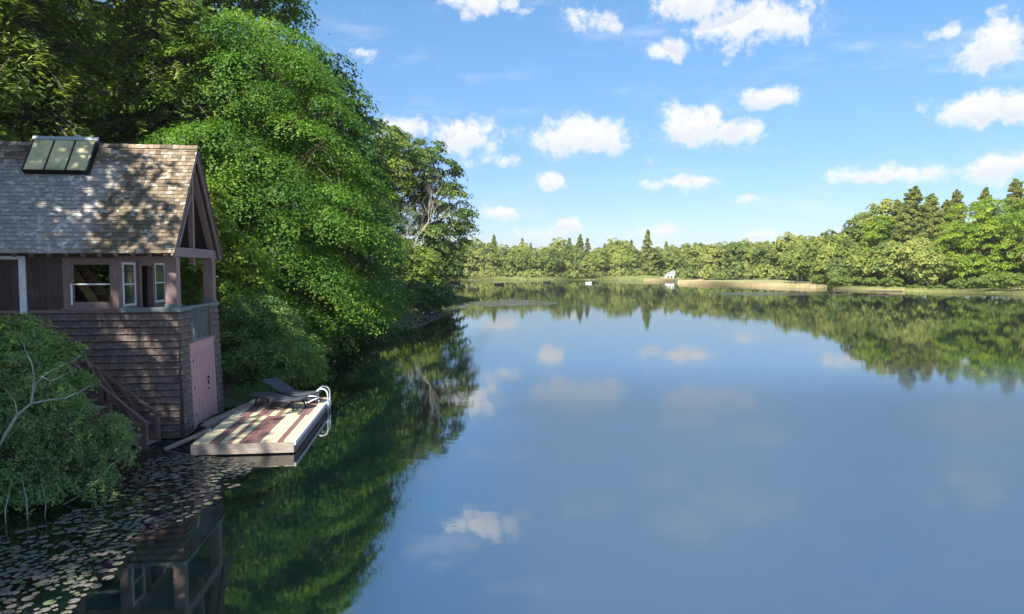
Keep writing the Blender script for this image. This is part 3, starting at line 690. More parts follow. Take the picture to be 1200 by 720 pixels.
# dark spruces on the skyline and the one tall pine
for k, px in enumerate([568, 612, 622, 655, 667, 678, 688, 708, 716, 733, 739, 780, 917]):
    put(FP[k % 2], px_x(px, 305), 305, rg.uniform(.76, .93)*(1 if 600 < px < 790 else .86), k*1.3, 'dark spruce tip on the skyline behind the far shore wood', 'spruces along the far skyline')
put(FP[0], px_x(758, 262), 262, 1.08, 0.4, 'tall dark pine standing out left of the white lake house', None)['group'] = 'single pine on the far shore'
for k, px in enumerate(list(range(548, 780, 9))+[807, 815, 824, 833]):
    Yd = rg.uniform(256, 262)
    put(BU, px_x(px, 259), 259.5+rg.uniform(-1, 1.5), rg.uniform(.7, 1.3), k, 'low bush at the water edge of the far shore', 'bushes along the far shore', 'shrub')
# middle part, from the house to the right shore group
for k in range(34):
    f = k/33; px = 815+f*160; Yd = 236-f*52+rg.uniform(0, 16)
    put(FT[k % 5], px_x(px, Yd), Yd, rg.uniform(.72, .92), k*.9, 'rounded green tree behind the tan reed bed', 'trees behind the reed bed')
# right shore group
RT = [far_tree(200+i, hr[0], hr[1], 'farleaf', .24, 260, 80, (0.0, .9), .2, .3) for i, hr in enumerate([(15, 4.5), (13, 5), (9, 3.4)])]
RP = conifer('pine_tree', 'x', (0, 0, -50), 21, 4.4, 220, 'farpine', whorls=48, nb=10, per=170, size=.34, droop=.12, start=.10, open_=.18, up=.22, trunk_r=.3, shape=.60)
RB = far_tree(230, 4, 2.6, 'yellowgreen', .15, 70, 110, (0, .7), .06)
def rput(src, px, Yd, top, hh, label, cat='tree', group=None, rz=0., wide=1.0):
    x = px_x(px, Yd); g = gz(x, Yd); tz = at_y(px, top, Yd).z; s = (tz-g)/hh
    o = dup(src, (x, Yd, g-.1), rz, s*wide, label, cat, group, s); return o
rput(RT[1], 935, 158, 283, 12.8, 'olive tree just left of the right shore grove', rz=.3)
rput(RT[0], 962, 152, 276, 14.6, 'olive green tree at the left end of the right shore grove', rz=1.2)
rput(RT[1], 985, 150, 272, 12.8, 'broad green tree low at the left end of the right grove', rz=2)
rput(RT[0], 1005, 158, 248, 14.6, 'green tree stepping up the left slope of the right grove', rz=3)
rput(RT[0], 1030, 150, 232, 14.6, 'lively green maple under the top of the grove left of the pines', rz=3.9)
bm = broadleaf('maple_tree', 'brightest green narrow tree left of the grove pines', (px_x(1027, 142), 142, gz(px_x(1027, 142), 142)),
          [(0, 0, 10, 3.2, 3, 4.5), (-1.0, 0, 6, 2.8, 2.5, 3), (1.2, 0, 12.5, 2.2, 2, 2)], 130, .9, 110, .19, 'brightmaple', 71, trunk_r=.2, limbs=12, tint=(.1, .7))
rput(RP, 1067, 140, 221, 20.6, 'tallest soft needled pine in the middle of the grove', rz=.5, wide=1.1)
rput(RP, 1088, 143, 229, 20.6, 'second pine close to the right of the tallest', rz=2.2)
rput(RP, 1050, 146, 236, 20.6, 'pine half hidden left of the tallest pine', rz=4.2)
rput(RP, 1118, 150, 224, 20.6, 'pine with open top behind the round sunny maple', rz=3.1, wide=.8)
rput(RP, 1150, 152, 222, 20.6, 'thin pine above the round sunny maple', rz=1.1, wide=.7)
rput(RP, 1186, 146, 212, 20.6, 'pine rising behind the maple at the right edge', rz=5.1, wide=.85)
rput(RP, 1106, 146, 236, 20.6, 'dusky pine between the pine pair and the round maple', rz=5.9, wide=.9)
rput(RP, 1235, 150, 220, 20.6, 'pine beyond the right edge of the picture', rz=2.9, wide=.9)
rput(RT[2], 1045, 136, 280, 9, 'low pale tree in front of the grove pines', rz=1)
rput(RT[2], 1075, 132, 276, 9, 'small pale birch in front of the tallest pine', rz=2.5)
rput(RT[2], 1105, 130, 272, 9, 'yellowish young tree at the foot of the grove left of the maple', rz=4)
rput(RT[2], 1012, 142, 292, 9, 'low grey green tree at the foot of the left grove', rz=5)
rput(RT[2], 1128, 126, 292, 9, 'low tree under the left side of the round maple', rz=.4)
rput(RT[2], 980, 146, 300, 9, 'low round willow at the water left of the grove', rz=2.1)
mx_, my_ = px_x(1160, 126), 126; mzz = gz(mx_, my_)
broadleaf('maple_tree', 'big round sunny maple at the right of the grove', (mx_, my_, mzz),
          [e_px(1160, 282, 48, 40, 126, 5.5, mx_, my_, mzz), e_px(1150, 260, 40, 26, 126, 5, mx_, my_, mzz), e_px(1180, 272, 38, 36, 127, 5, mx_, my_, mzz), e_px(1128, 285, 26, 26, 125, 4, mx_, my_, mzz), e_px(1152, 312, 36, 20, 123, 4, mx_, my_, mzz)],
          430, .95, 130, .16, 'brightmaple', 72, trunk_r=.35, limbs=22, tint=(0, .9), droop=.35, flat=.45)
for k, (px, Yd, top) in enumerate([(1215, 122, 262), (1250, 118, 255), (1290, 112, 250), (1195, 135, 260), (1330, 105, 240)]):
    rput(RT[k % 2], px, Yd, top, 14, ['green tree at the right edge beside the round maple', 'green tree past the right edge of the picture'][k not in (0, 3)], group='trees at the right edge', rz=k)
for k, (px, Yd) in enumerate([(1110, 120), (1135, 118), (1158, 116), (1178, 115), (1198, 113), (1215, 112), (1082, 124), (1055, 130), (1030, 135), (1005, 140), (985, 145), (965, 148)]):
    put(RB, px_x(px, Yd), Yd+2.5, rg.uniform(.55, .85), k, 'low yellow green bush on the bank below the right grove', 'bushes along the right shore', 'shrub')
for k in range(46):
    f = k/45; px = 800+f*175; Yd = 228-f*66+rg.uniform(0, 8)
    put(BU, px_x(px, Yd), Yd, rg.uniform(.9, 1.5), k*1.1, 'low bush in the shade between the trees behind the reed bed', 'understory behind the reed bed', 'shrub')
for k in range(30):
    px = 975+k*8.5; Yd = 144-(px-975)*.085+rg.uniform(0, 9)
    put(RB, px_x(px, Yd), Yd, rg.uniform(.8, 1.3), k*1.7, 'leafy understory bush between the trunks of the right grove', 'understory of the right grove', 'shrub')
for k in range(44):
    px = 940+k*9; put(FT[k % 5], px_x(px, 172), 168+rg.uniform(0, 12), rg.uniform(.6, .8), k, 'shaded tree deep inside the right grove', 'trees deep in the right grove')
for o in FT+FP+RT+[RP, BU, RB]:      # the first of each kind takes its own place in the wood
    pass
own = [(FT[0], -20, 292), (FT[1], 20, 292), (FT[2], 44, 292), (FT[3], 70, 292), (FT[4], 5, 292), (FP[0], -8, 300), (FP[1], 30, 300), (BU, 60, 262)]
for o, x, y in own:
    o.location = L3(x, y); o['label'] = 'green tree of the last row of the far wood' if o is not BU else 'low bush at the water edge of the far shore'
    o['group'] = 'last row of the far wood' if o is not BU else 'bushes along the far shore'
    if o in FP: o['label'] = 'dark spruce among the last row of the far wood'; o['group'] = 'spruces of the last row'
BU['category'] = 'shrub'
for o, px, Yd, lb in [(RT[0], 1040, 162, 'green tree behind the grove pines'), (RT[1], 1130, 160, 'broad green tree behind the round maple'), (RT[2], 1088, 126, 'small green tree at the foot of the second pine'), (RP, 1210, 156, 'pine at the right edge behind the maple')]:
    o.location = L3(px_x(px, Yd), Yd); o['label'] = lb
RB.location = L3(px_x(1185, 118), 120); RB['label'] = 'low yellow green bush on the bank below the right grove'; RB['group'] = 'bushes along the right shore'; RB['category'] = 'shrub'
RB.scale = (.7, .7, .7)

# grass and reeds, too many blades to count
def blades(name, label, cat, pts, h, wdt, mat, seed, tint=(0, 1)):
    rng = np.random.default_rng(seed); n = len(pts); P = np.column_stack([pts, hfun(pts)-.05]); P[:, 2] = np.maximum(P[:, 2], -.05)
    a = rng.uniform(0, 6.28, n); s = np.stack([np.cos(a), np.sin(a), 0*a], 1)*wdt*rng.uniform(.6, 1.4, (n, 1))
    H = np.stack([rng.normal(0, .12, n)*h, rng.normal(0, .12, n)*h, h*rng.uniform(.5, 1.25, n)], 1)
    V = np.stack([P-s, P+s, P+H+s*.25, P+H-s*.25], 1)
    o = link_mesh(name, quads_mesh(name, V, rng.uniform(tint[0], tint[1], n)), M[mat], kind='stuff'); tag(o, label, cat); return o
def strip(n, poly, wid, off, seed):
    rng = np.random.default_rng(seed); poly = np.array(poly, float); seg = np.linalg.norm(np.diff(poly, axis=0), axis=1); c = np.concatenate([[0], np.cumsum(seg)])
    t = rng.uniform(0, c[-1], n); i = np.clip(np.searchsorted(c, t)-1, 0, len(seg)-1); f = ((t-c[i])/seg[i])[:, None]
    p = poly[i]*(1-f)+poly[i+1]*f; d = poly[i+1]-poly[i]; nn = np.stack([-d[:, 1], d[:, 0]], 1); nn /= np.linalg.norm(nn, axis=1, keepdims=True)
    return p+nn*(off+rng.uniform(0, wid, n))[:, None]
blades('marsh_grass', 'yellow green marsh grass along the far shore', 'grass', strip(16000, [(-34, 240), (-24, 251), (0, 255), (30, 255), (52, 246)], 9, -.5, 1), .9, .11, 'grass', 1, (0, .7))
blades('reed_bed', 'tan dry reed bed in front of the middle far shore trees', 'reeds', strip(15000, [(50, 238), (57, 215), (51, 188), (57, 172), (66, 158), (69, 147)], 7, -4.8, 2), .8, .05, 'reed', 2)
blades('marsh_grass', 'low pale grass between the lake and the right grove', 'grass', strip(12000, [(66, 158), (70, 146), (76, 132), (80, 118), (84, 108), (92, 92)], 5, -4.6, 3), .65, .06, 'grass', 3, (.2, 1))
blades('water_grass', 'thin green sedge in the shallow bay below the oaks', 'grass', strip(6000, [(-13, 56), (-15.5, 64), (-15, 76), (-10.5, 84), (-7, 92)], 3.2, -3.0, 4), .5, .03, 'grass', 4, (0, .4))
blades('bank_grass', 'dark grass fringe along the bank under the maple', 'grass', strip(7000, [(-8.4, 21), (-7.6, 22.5), (-8.4, 25), (-10, 29), (-11, 34), (-10.4, 40), (-10.3, 46)], .9, -.2, 5), .35, .012, 'shrub', 5, (0, .4))

# ------------------------------------------------------------ boathouse
ORG = Vector((-8.25, 16.8, 0)); ROT = math.atan2(.124, .992)
bh = empty('boathouse', ORG, 'brown shingled boathouse with a porch and skylight at the water edge', 'boathouse', rz=ROT)
WB = Matrix.Translation(ORG) @ Matrix.Rotation(ROT, 4, 'Z'); WI = WB.inverted()
LEN, DEP, BAT = 7.4, 3.15, .095   # length, depth, outward batter of the lower wall
EZ, RZ, OV, GO = 4.58, 7.42, .36, .08
def part(name, mb, mat, parent=None, **k): return mb.build(name, M[mat], parent or bh, **k)
# lower walls (boards under the shingles)
def batter(z): return BAT*(1-min(z, 3.1)/3.1)
lw = MB()
def wallquad(p0, p1, z0, z1, th=.1):
    pass
# front (lake-near) wall, slightly battered
def slab(mb, A, B, inward, z0, z1, outb):
    A, B, I, O = Vector(A), Vector(B), Vector(inward)*.12, Vector(outb)
    vs = []
    for z in (z0, z1):
        o = O*batter(z)
        for p in (A+o, B+o, B+I, A+I): vs.append((p.x, p.y, z))
    mb.add(vs, [(0, 3, 2, 1), (4, 5, 6, 7), (0, 1, 5, 4), (1, 2, 6, 5), (2, 3, 7, 6), (3, 0, 4, 7)])
fw = MB(); slab(fw, (-LEN, 0, 0), (0, 0, 0), (0, 1, 0), -.3, 3.12, (0, -1, 0)); part('front_wall', fw, 'dark_board')
sw = MB(); slab(sw, (0, .004, 0), (0, .9, 0), (-1, 0, 0), -.3, 3.12, (1, 0, 0)); slab(sw, (0, 2.36, 0), (0, DEP, 0), (-1, 0, 0), -.3, 3.12, (1, 0, 0)); slab(sw, (-.004, .9, 0), (-.004, 2.36, 0), (-1, 0, 0), -.3, 2.28, (1, 0, 0))
part('lake_wall', sw, 'dark_board')
bw = MB().box(-LEN, -.004, DEP-.12, DEP-.004, -.3, 3.12); part('back_wall', bw, 'dark_board')
fl = MB().box(-LEN, -.14, .14, DEP-.14, 2.16, 2.3); part('floor', fl, 'grey_wood')
# wall shingles: real pieces
sh = MB().add([(-.5, 0, 0), (.5, 0, 0), (.5, 0, 1), (-.5, 0, 1), (-.5, -.055, 0), (.5, -.055, 0), (.5, -.008, 1), (-.5, -.008, 1)],
              [(4, 5, 6, 7), (0, 4, 7, 3), (5, 1, 2, 6), (0, 1, 5, 4), (3, 7, 6, 2)], 0.)
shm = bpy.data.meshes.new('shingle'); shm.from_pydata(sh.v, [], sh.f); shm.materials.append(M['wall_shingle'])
rs = random.Random(3); items = []
CRS = .172; nrow = 18
for r in range(nrow):
    z = .03+r*CRS; hh = min(CRS*1.12, 3.125-z)
    x = -LEN+rs.uniform(0, .1)
    while x < .02:
        wd = rs.uniform(.10, .215); x2 = min(x+wd, .03)
        if x2-x > .03: items.append(('f', (x+x2)/2, z+rs.uniform(-.008, .006), x2-x-.006, hh))
        x = x2
rest = MB(); lst = []
def front_m(cx, z, wd, hh):
    tilt = math.atan(BAT/3.1)
    return Matrix.Translation((cx, -batter(z)-.002, z)) @ Matrix.Rotation(-tilt, 4, 'X') @ Matrix.Diagonal((wd, 1, hh, 1))
# largest in the picture first
items.sort(key=lambda t: (abs(t[1])*1.0+(0 if t[2] > .8 or t[1] > -2.4 else 3)))
for k, (_, cx, z, wd, hh) in enumerate(items):
    m = front_m(cx, z, wd, hh)
    if k < 298:
        o = bpy.data.objects.new('shingle', shm); C.objects.link(o); o.parent = bh; o.matrix_local = m
    else: rest.add([m @ Vector(v) for v in sh.v], sh.f)
tiltx = math.atan(BAT/3.1)
for r in range(nrow):
    z = .03+r*CRS; hh = min(CRS*1.12, 3.125-z)
    for (a, b) in ([(-.02, .60), (2.60, DEP+.03)] if z < 2.16 else [(-.02, .9), (2.36, DEP+.03)]):
        y = a
        while y < b-.01:
            y2 = min(y+rs.uniform(.10, .21), b)
            if b-y2 < .05: y2 = b
            m = Matrix.Translation((batter(z)+.002, (y+y2)/2, z)) @ Matrix.Rotation(math.pi/2, 4, 'Z') @ Matrix.Rotation(-tiltx, 4, 'X') @ Matrix.Diagonal((y2-y-.006, 1, hh, 1))
            rest.add([m @ Vector(v) for v in sh.v], sh.f); y = y2
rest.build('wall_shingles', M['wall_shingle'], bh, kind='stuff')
# trim band and porch cap
part('trim_band', MB().box(-LEN, -1.335, -.035, -.004, 3.125, 3.20), 'mauve', bevel=.004)
part('porch_cap', MB().box(-1.33, .07, -.06, .16, 3.13, 3.245).box(-.16, .068, .162, .88, 3.132, 3.243).box(-.16, .066, 2.38, DEP+.05, 3.131, 3.244), 'greengrey', bevel=.006)
part('top_rail', MB().box(-.09, .055, .882, 2.378, 3.165, 3.235), 'greengrey', bevel=.004)
part('bottom_rail', MB().box(-.06, .03, .90, 2.36, 2.285, 2.345), 'greengrey', bevel=.004)
for k in range(13):
    y = .94+k*.115
    part('baluster', MB().box(-.03, .005, y, y+.034, 2.347, 3.163), 'greengrey')
# upper wall: vertical dark boards with the door and the window
def bx(x0, x1, y0, y1, z0, z1): return MB().box(x0, x1, y0, y1, z0, z1)
UZ0, UZ1 = 3.205, 4.62
def a_px(px): k = (600-px)/800; return -(16.8*k-8.25)/(.992+.124*k)
x = -3.40
while x < -2.60:
    part('wall_board', bx(x, min(x+.138, -2.60), -.016-random.uniform(0, .006), .02, UZ0, UZ1), 'dark_board'); x += .143
x = -LEN
while x < -4.75:
    part('wall_board', bx(x, min(x+.138, -4.75), -.018, .02, UZ0, UZ1), 'dark_board'); x += .143
part('header', bx(-LEN, -1.33, -.02, .10, 4.46, UZ1-.01), 'dark_board')
# left door with white frame
d1 = part('door', bx(-4.60, -3.56, 0, .04, 3.22, 4.42), 'mauve')
for k in range(6): part('door_plank', bx(-4.60+k*.173, -4.60+k*.173+.168, -.012, 0, 3.22, 4.42), 'dark_board', d1)
for (a, b, c, d) in ((-4.74, -4.60, 3.12, 4.50), (-3.56, -3.415, 3.12, 4.50), (-4.60, -3.56, 4.42, 4.505)):
    part('door_frame', bx(a, b, -.055, .03, c, d), 'whitepaint', bevel=.006)
# big window on the front wall
XL, XR, WZ0, WZ1 = -2.39, -1.50, 3.34, 4.345
wf = part('window', bx(-2.585, XL, -.05, .04, 3.205, 4.46).box(XR, -1.335, -.05, .04, 3.205, 4.46).box(XL+.002, XR-.002, -.046, .04, WZ1, 4.458).box(XL+.002, XR-.002, -.048, .04, 3.207, WZ0), 'mauve', bevel=.006)
part('sill', bx(-2.62, -1.31, -.085, -.052, 3.20, 3.25), 'mauve', wf, bevel=.005)
part('sash', bx(XL, XR, -.02, .02, WZ1-.05, WZ1-.002).box(XL, XL+.04, -.018, .02, WZ0, WZ1-.052).box(XR-.04, XR, -.018, .02, WZ0, WZ1-.052).box(XL+.041, XR-.041, -.022, .018, 3.80, 3.845).box(XL+.041, XR-.041, -.018, .02, WZ0+.002, WZ0+.05), 'mauve', wf)
part('white_stop', bx(XL-.012, XL+.022, -.075, -.052, WZ0-.02, 3.84), 'whitepaint', wf)
part('meeting_rail', bx(XL+.03, XR-.04, -.032, -.024, 3.808, 3.835), 'whitepaint', wf)
part('pane', bx(XL+.04, XR-.04, -.002, .003, 3.845, WZ1-.05), 'glass', wf); part('pane', bx(XL+.04, XR-.04, .004, .009, WZ0+.05, 3.80), 'glass', wf)
# room: end wall to the porch, back wall with opening, inner stair
EX = -1.335
part('end_wall', bx(EX-.09, EX-.004, .04, .20, 2.3, UZ1).box(EX-.09, EX-.006, .205, .93, 2.3, 3.26).box(EX-.09, EX-.006, .205, .93, 4.36, UZ1).box(EX-.09, EX-.004, .93, 1.13, 2.3, UZ1)
     .box(EX-.09, EX-.006, 1.13, 2.05, 4.34, UZ1).box(EX-.09, EX-.004, 2.05, 2.2, 2.3, UZ1).box(EX-.09, EX-.006, 2.2, 2.95, 2.3, 3.3).box(EX-.09, EX-.006, 2.2, 2.95, 4.36, UZ1).box(EX-.09, EX-.004, 2.95, DEP-.02, 2.3, UZ1), 'mauve')
for (a, b, lb) in ((.205, .93, 'casement with white sash nearest the corner'), (2.2, 2.95, 'casement with white sash beyond the porch door')):
    e = part('window', bx(EX-.05, EX+.02, a, a+.05, 3.262, 4.358).box(EX-.05, EX+.02, b-.05, b, 3.262, 4.358).box(EX-.05, EX+.018, a+.05, b-.05, 4.30, 4.358).box(EX-.05, EX+.018, a+.05, b-.05, 3.262, 3.32), 'whitepaint')
    e['label'] = lb
    part('sash_bar', bx(EX-.03, EX+.012, a+.051, b-.051, 3.79, 3.825), 'whitepaint', e)
    part('pane', bx(EX-.02, EX-.012, a+.05, b-.05, 3.32, 3.79), 'darkglass', e); part('pane', bx(EX-.02, EX-.012, a+.05, b-.05, 3.826, 4.30), 'darkglass', e)
pf = part('porch_door_frame', bx(EX-.10, EX+.05, 1.10, 1.24, 2.3, 4.42).box(EX-.10, EX+.05, 1.96, 2.10, 2.3, 4.42).box(EX-.10, EX+.048, 1.242, 1.958, 4.28, 4.42), 'mauve', bevel=.005)
part('corner_board', bx(EX-.17, EX+.006, -.045, .04, 3.245, 4.46), 'mauve')
part('back_room_wall', bx(-LEN, -3.3, DEP-.1, DEP-.02, 2.3, UZ1).box(-3.3, -2.0, DEP-.1, DEP-.02, 2.3, 3.3).box(-3.3, -2.0, DEP-.1, DEP-.02, 4.3, UZ1).box(-2.0, EX-.1, DEP-.1, DEP-.02, 2.3, UZ1), 'interior')
st = part('inner_stair', MB().bar((-2.95, .40, 4.75), (-1.85, .40, 3.0), .03, .2, (0, 0, 1)).bar((-2.95, 1.05, 4.75), (-1.85, 1.05, 3.0), .03, .2, (0, 0, 1)), 'orange_wood')
for k in range(8):
    f = (k+.5)/8; cx, cz = -2.95+1.1*f, 4.75-1.75*f; part('tread', bx(cx-.09, cx+.09, .418, 1.032, cz-.015, cz+.015), 'orange_wood', st)
# porch posts, beams
for nm, (a, b, c, d) in (('front', (-.27, 0.0, 0.0, .27)), ('back', (-.27, 0.0, 2.88, DEP))):
    part('post', bx(a, b, c, d, 3.246, 4.49), 'mauve', bevel=.008)
    part('post_base', bx(a-.015, b+.015, c-.015, d+.015, 3.247, 3.33), 'greengrey', bevel=.004)
part('tie_beam', bx(-.24, -.02, -.12, DEP+.34, 4.492, 4.735), 'mauve', bevel=.008)
part('eave_beam', bx(-LEN, -.25, .03, .22, 4.50, 4.70).box(-LEN, -.25, DEP-.22, DEP-.03, 4.50, 4.70), 'dark_board')
part('wall_plate', bx(-1.33, -.27, .0, .028, 4.40, 4.50), 'mauve')
MIDY = DEP/2; slope = (RZ-EZ)/(MIDY+OV); ang = math.atan(slope)
def roof_z(y): return EZ+(min(y, DEP-y)+OV)*slope
# roof deck
X0, X1 = -LEN, GO
TH = .07
def roofm(side):
    """local frame on a roof plane: x along, s up the slope, n outward"""
    if side == 0: o = Vector((0, -OV, EZ)); s = Vector((0, math.cos(ang), math.sin(ang))); n = Vector((0, -math.sin(ang), math.cos(ang))); x_ = Vector((1, 0, 0))
    else: o = Vector((0, DEP+OV, EZ)); s = Vector((0, -math.cos(ang), math.sin(ang))); n = Vector((0, math.sin(ang), math.cos(ang))); x_ = Vector((-1, 0, 0))
    m = Matrix((x_, s, n)).transposed().to_4x4(); m.translation = o; return m
SL = (MIDY+OV)/math.cos(ang)
rf = None
for side in (0, 1):
    m = roofm(side); a, b = (X0, X1) if side == 0 else (-X1, -X0)
    o = part('roof', MB().box(a, b, 0, SL-.02*side, -TH, -.002, m), 'dark_board')
    if side == 0: rf = o
    s_ = MB(); row = 0; CR = .122; nr = int(SL/CR)+1
    for r in range(nr):
        s0 = r*CR-.03; s1 = min(s0+CR*1.25, SL); x = a-.02
        if s1-s0 < .04: continue
        while x < b+.015:
            x2 = min(x+rs.uniform(.075, .17), b+.02); j = rs.uniform(-.008, .008); t0 = .024+rs.uniform(0, .009)
            if x2-x > .02:
                vs = [m @ Vector(q) for q in ((x, s0+j, 0), (x2-.005, s0+j, 0), (x2-.005, s1, 0), (x, s1, 0), (x, s0+j, t0), (x2-.005, s0+j, t0), (x2-.005, s1, .008), (x, s1, .008))]
                s_.add(vs, [(4, 5, 6, 7), (0, 4, 7, 3), (5, 1, 2, 6), (0, 1, 5, 4)])
            x = x2
    s_.build('roof_shingles', M['roof_shingle'], o, kind='stuff')
rc = MB(); x = X0
while x < X1+.01:
    x2 = min(x+.16, X1+.02)
    for sgn in (-1, 1):
        mm = Matrix.Translation((0, MIDY, RZ+.035+random.uniform(0, .012))) @ Matrix.Rotation(-sgn*ang*.9, 4, 'X')
        rc.box(x, x2-.01, *((-.14, 0) if sgn < 0 else (0, .14)), -.012, .012, mm)
    x = x2
rc.build('ridge_cap', M['roof_shingle'], rf, kind='stuff')
# rafter tails
for k in range(20):
    xx = -.12-k*.375
    if xx > -LEN: part('rafter_tail', MB().bar((xx, -OV+.03, EZ-.03-.05), (xx, .25, EZ-.08+(.25+OV-.03)*slope), .07, .10), 'mauve')
# gable truss at the lake end
part('rake_board', MB().bar((GO-.035, -OV+.02, EZ-.10), (GO-.035, MIDY, RZ-.13), .05, .15), 'mauve')
part('rake_board', MB().bar((GO-.035, DEP+OV-.02, EZ-.10), (GO-.035, MIDY, RZ-.13), .05, .15), 'mauve')
part('rafter', MB().bar((-.13, -.02, 4.74), (-.13, MIDY, RZ-.28), .14, .13), 'mauve')
part('rafter', MB().bar((-.13, DEP+.02, 4.74), (-.13, MIDY, RZ-.28), .14, .13), 'mauve')
part('king_post', bx(-.19, -.07, MIDY-.06, MIDY+.06, 4.30, RZ-.30), 'mauve')
part('brace', MB().bar((-.13, .50, 4.76), (-.13, MIDY-.05, 6.2), .09, .09), 'mauve')
part('gable_wall', MB().add([(-1.45, -.05, 4.62), (-1.45, DEP+.05, 4.62), (-1.45, MIDY, RZ-.12), (-1.40, -.05, 4.62), (-1.40, DEP+.05, 4.62), (-1.40, MIDY, RZ-.12)], [(0, 1, 2), (3, 5, 4), (0, 3, 4, 1), (1, 4, 5, 2), (2, 5, 3, 0)]), 'dark_board')
# skylight
def roof_hit(px, py, lift=0.):
    p0 = WI @ Vector((0, 0, CH)); d = WI.to_3x3() @ ray(px, py); m = roofm(0); n = m.to_3x3() @ Vector((0, 0, 1)); o = m.translation+n*lift
    t = (o-p0).dot(n)/d.dot(n); q = m.inverted() @ (p0+d*t); return q
LIFT = .17
q0 = roof_hit(25, 199, LIFT); q1 = roof_hit(103, 199, LIFT); q2 = roof_hit(38, 161, LIFT); q3 = roof_hit(116, 161, LIFT)
m = roofm(0); xa, xb, sa, sb = q0.x, q1.x, q0.y, min(q2.y, SL+.12)
sk = part('skylight', MB().box(xa, xb, sa, sa+.05, -.0, LIFT-.01, m).box(xa, xa+.05, sa+.052, sb-.052, 0, LIFT-.01, m).box(xb-.05, xb, sa+.052, sb-.052, 0, LIFT-.01, m).box(xa, xb, sb-.05, sb, -.05, LIFT-.01, m), 'black')
part('top_flashing', MB().box(xa-.02, xb+.02, sb-.09, sb+.02, LIFT, LIFT+.03, m), 'galv', sk)
for k in range(4):
    c = xa+.02+(xb-xa-.04)*k/3; part('glazing_bar', MB().box(c-.018, c+.018, sa, sb-.092, LIFT-.008, LIFT+.018, m), 'black', sk)
for k in range(3):
    c0 = xa+.04+(xb-xa-.04)*k/3; c1 = xa+(xb-xa-.04)*(k+1)/3; part('pane', MB().box(c0, c1, sa+.02, sb-.05, LIFT-.006, LIFT+.004, m), 'skyglass', sk)
# vent pipe on the far roof slope
vp = Vector((-3.05, MIDY+.35, 0)); vt = MB().tube([(vp.x, vp.y, 6.6), (vp.x, vp.y, 7.64)], .05, 10); part('vent_pipe', vt, 'galv', smooth=True)
part('vent_cap', MB().tube([(vp.x, vp.y, 7.62), (vp.x, vp.y, 7.66), (vp.x, vp.y, 7.70), (vp.x, vp.y, 7.74)], [.055, .13, .13, .03], 12), 'galv', smooth=True)
# pink double plank door on the lake side (leans with the wall)
def lake_m(z0): return Matrix.Translation((BAT+.002, 0, 0)) @ Matrix.Rotation(-tiltx, 4, 'Y')
lm = lake_m(0)
part('door_frame', MB().box(-.06, .035, .60, .78, .06, 2.24, lm).box(-.06, .035, 2.36, 2.60, .06, 2.24, lm).box(-.06, .033, .782, 2.358, 2.02, 2.24, lm).box(-.05, .055, .56, 2.64, 2.242, 2.285, lm), 'pink_door', bevel=.004)
ld = part('door', MB().box(-.05, .0, .782, 2.358, .10, 2.018, lm), 'pink_door'); ld['label'] = 'faded pink plank boat door on the lake side'
for k in range(9):
    y = .79+k*.1745; part('plank', MB().box(.001, .020+random.uniform(0, .004), y, y+.160, .10+random.uniform(0, .03), 2.015, lm), 'pink_door', ld)
part('handle', MB().box(.024, .05, 1.93, 1.96, 1.02, 1.14, lm).box(.024, .06, 1.915, 1.975, 1.18, 1.24, lm).box(.024, .05, 1.925, 1.965, .88, .93, lm), 'black', ld)
for z in (.35, 1.05, 1.75): part('hinge', MB().box(.024, .034, .79, .86, z, z+.09, lm), 'black', ld)

# ------------------------------------------------------------ stair at the front wall
sroot = empty('outdoor_stair', at_z(176, 522), 'weathered brown outdoor stair with two handrails against the shingled wall', 'stairs')
so = sroot.location
def sp(name, mb, mat='brown_rail', parent=None):
    mb.v = [tuple(Vector(v)-so) for v in mb.v]; return mb.build(name, M[mat], parent or sroot, bevel=.004)
def P_(px, py, Y): return at_y(px, py, Y)
YB, YF = 16.35, 15.65
tb_, te_ = P_(98, 421, YB), P_(187, 486, YB); sp('handrail', MB().bar(tb_, te_, .07, .05))
tf_, tg_ = P_(60, 405, YF), P_(173, 497, YF); sp('handrail', MB().bar(tf_, tg_, .07, .05))
sp('post', MB().box(te_.x-.10, te_.x-.01, YB-.045, YB+.045, -.5, te_.z-.02)); sp('post', MB().box(tg_.x-.10, tg_.x-.01, YF-.045, YF+.045, -.4, tg_.z-.0))
for (x0, y0, x1, y1, Yq) in ((103, 424, 142, 481, YB-.06), (110, 430, 160, 500, YF+.05), (140, 452, 158, 479, YB-.06)):
    sp('brace', MB().bar(P_(x0, y0, Yq), P_(x1, y1, Yq), .04, .07))
for (xx, yy, Yq) in ((118, 438, YB), (128, 460, YF)):
    q = P_(xx, yy, Yq); sp('post', MB().box(q.x-.04, q.x+.04, Yq-.04, Yq+.04, -.3, q.z))
bot, topp = P_(178, 519, 16.0), P_(50, 428, 16.0)
for Yq in (YB-.08, YF+.08): sp('stringer', MB().bar((topp.x, Yq, topp.z-.25), (bot.x, Yq, bot.z-.05), .04, .22))
for k in range(11):
    f = (k+.3)/11; c = topp.lerp(bot, f); sp('tread', MB().box(c.x-.13, c.x+.13, YF+.105, YB-.105, c.z-.16, c.z-.12), 'grey_wood')

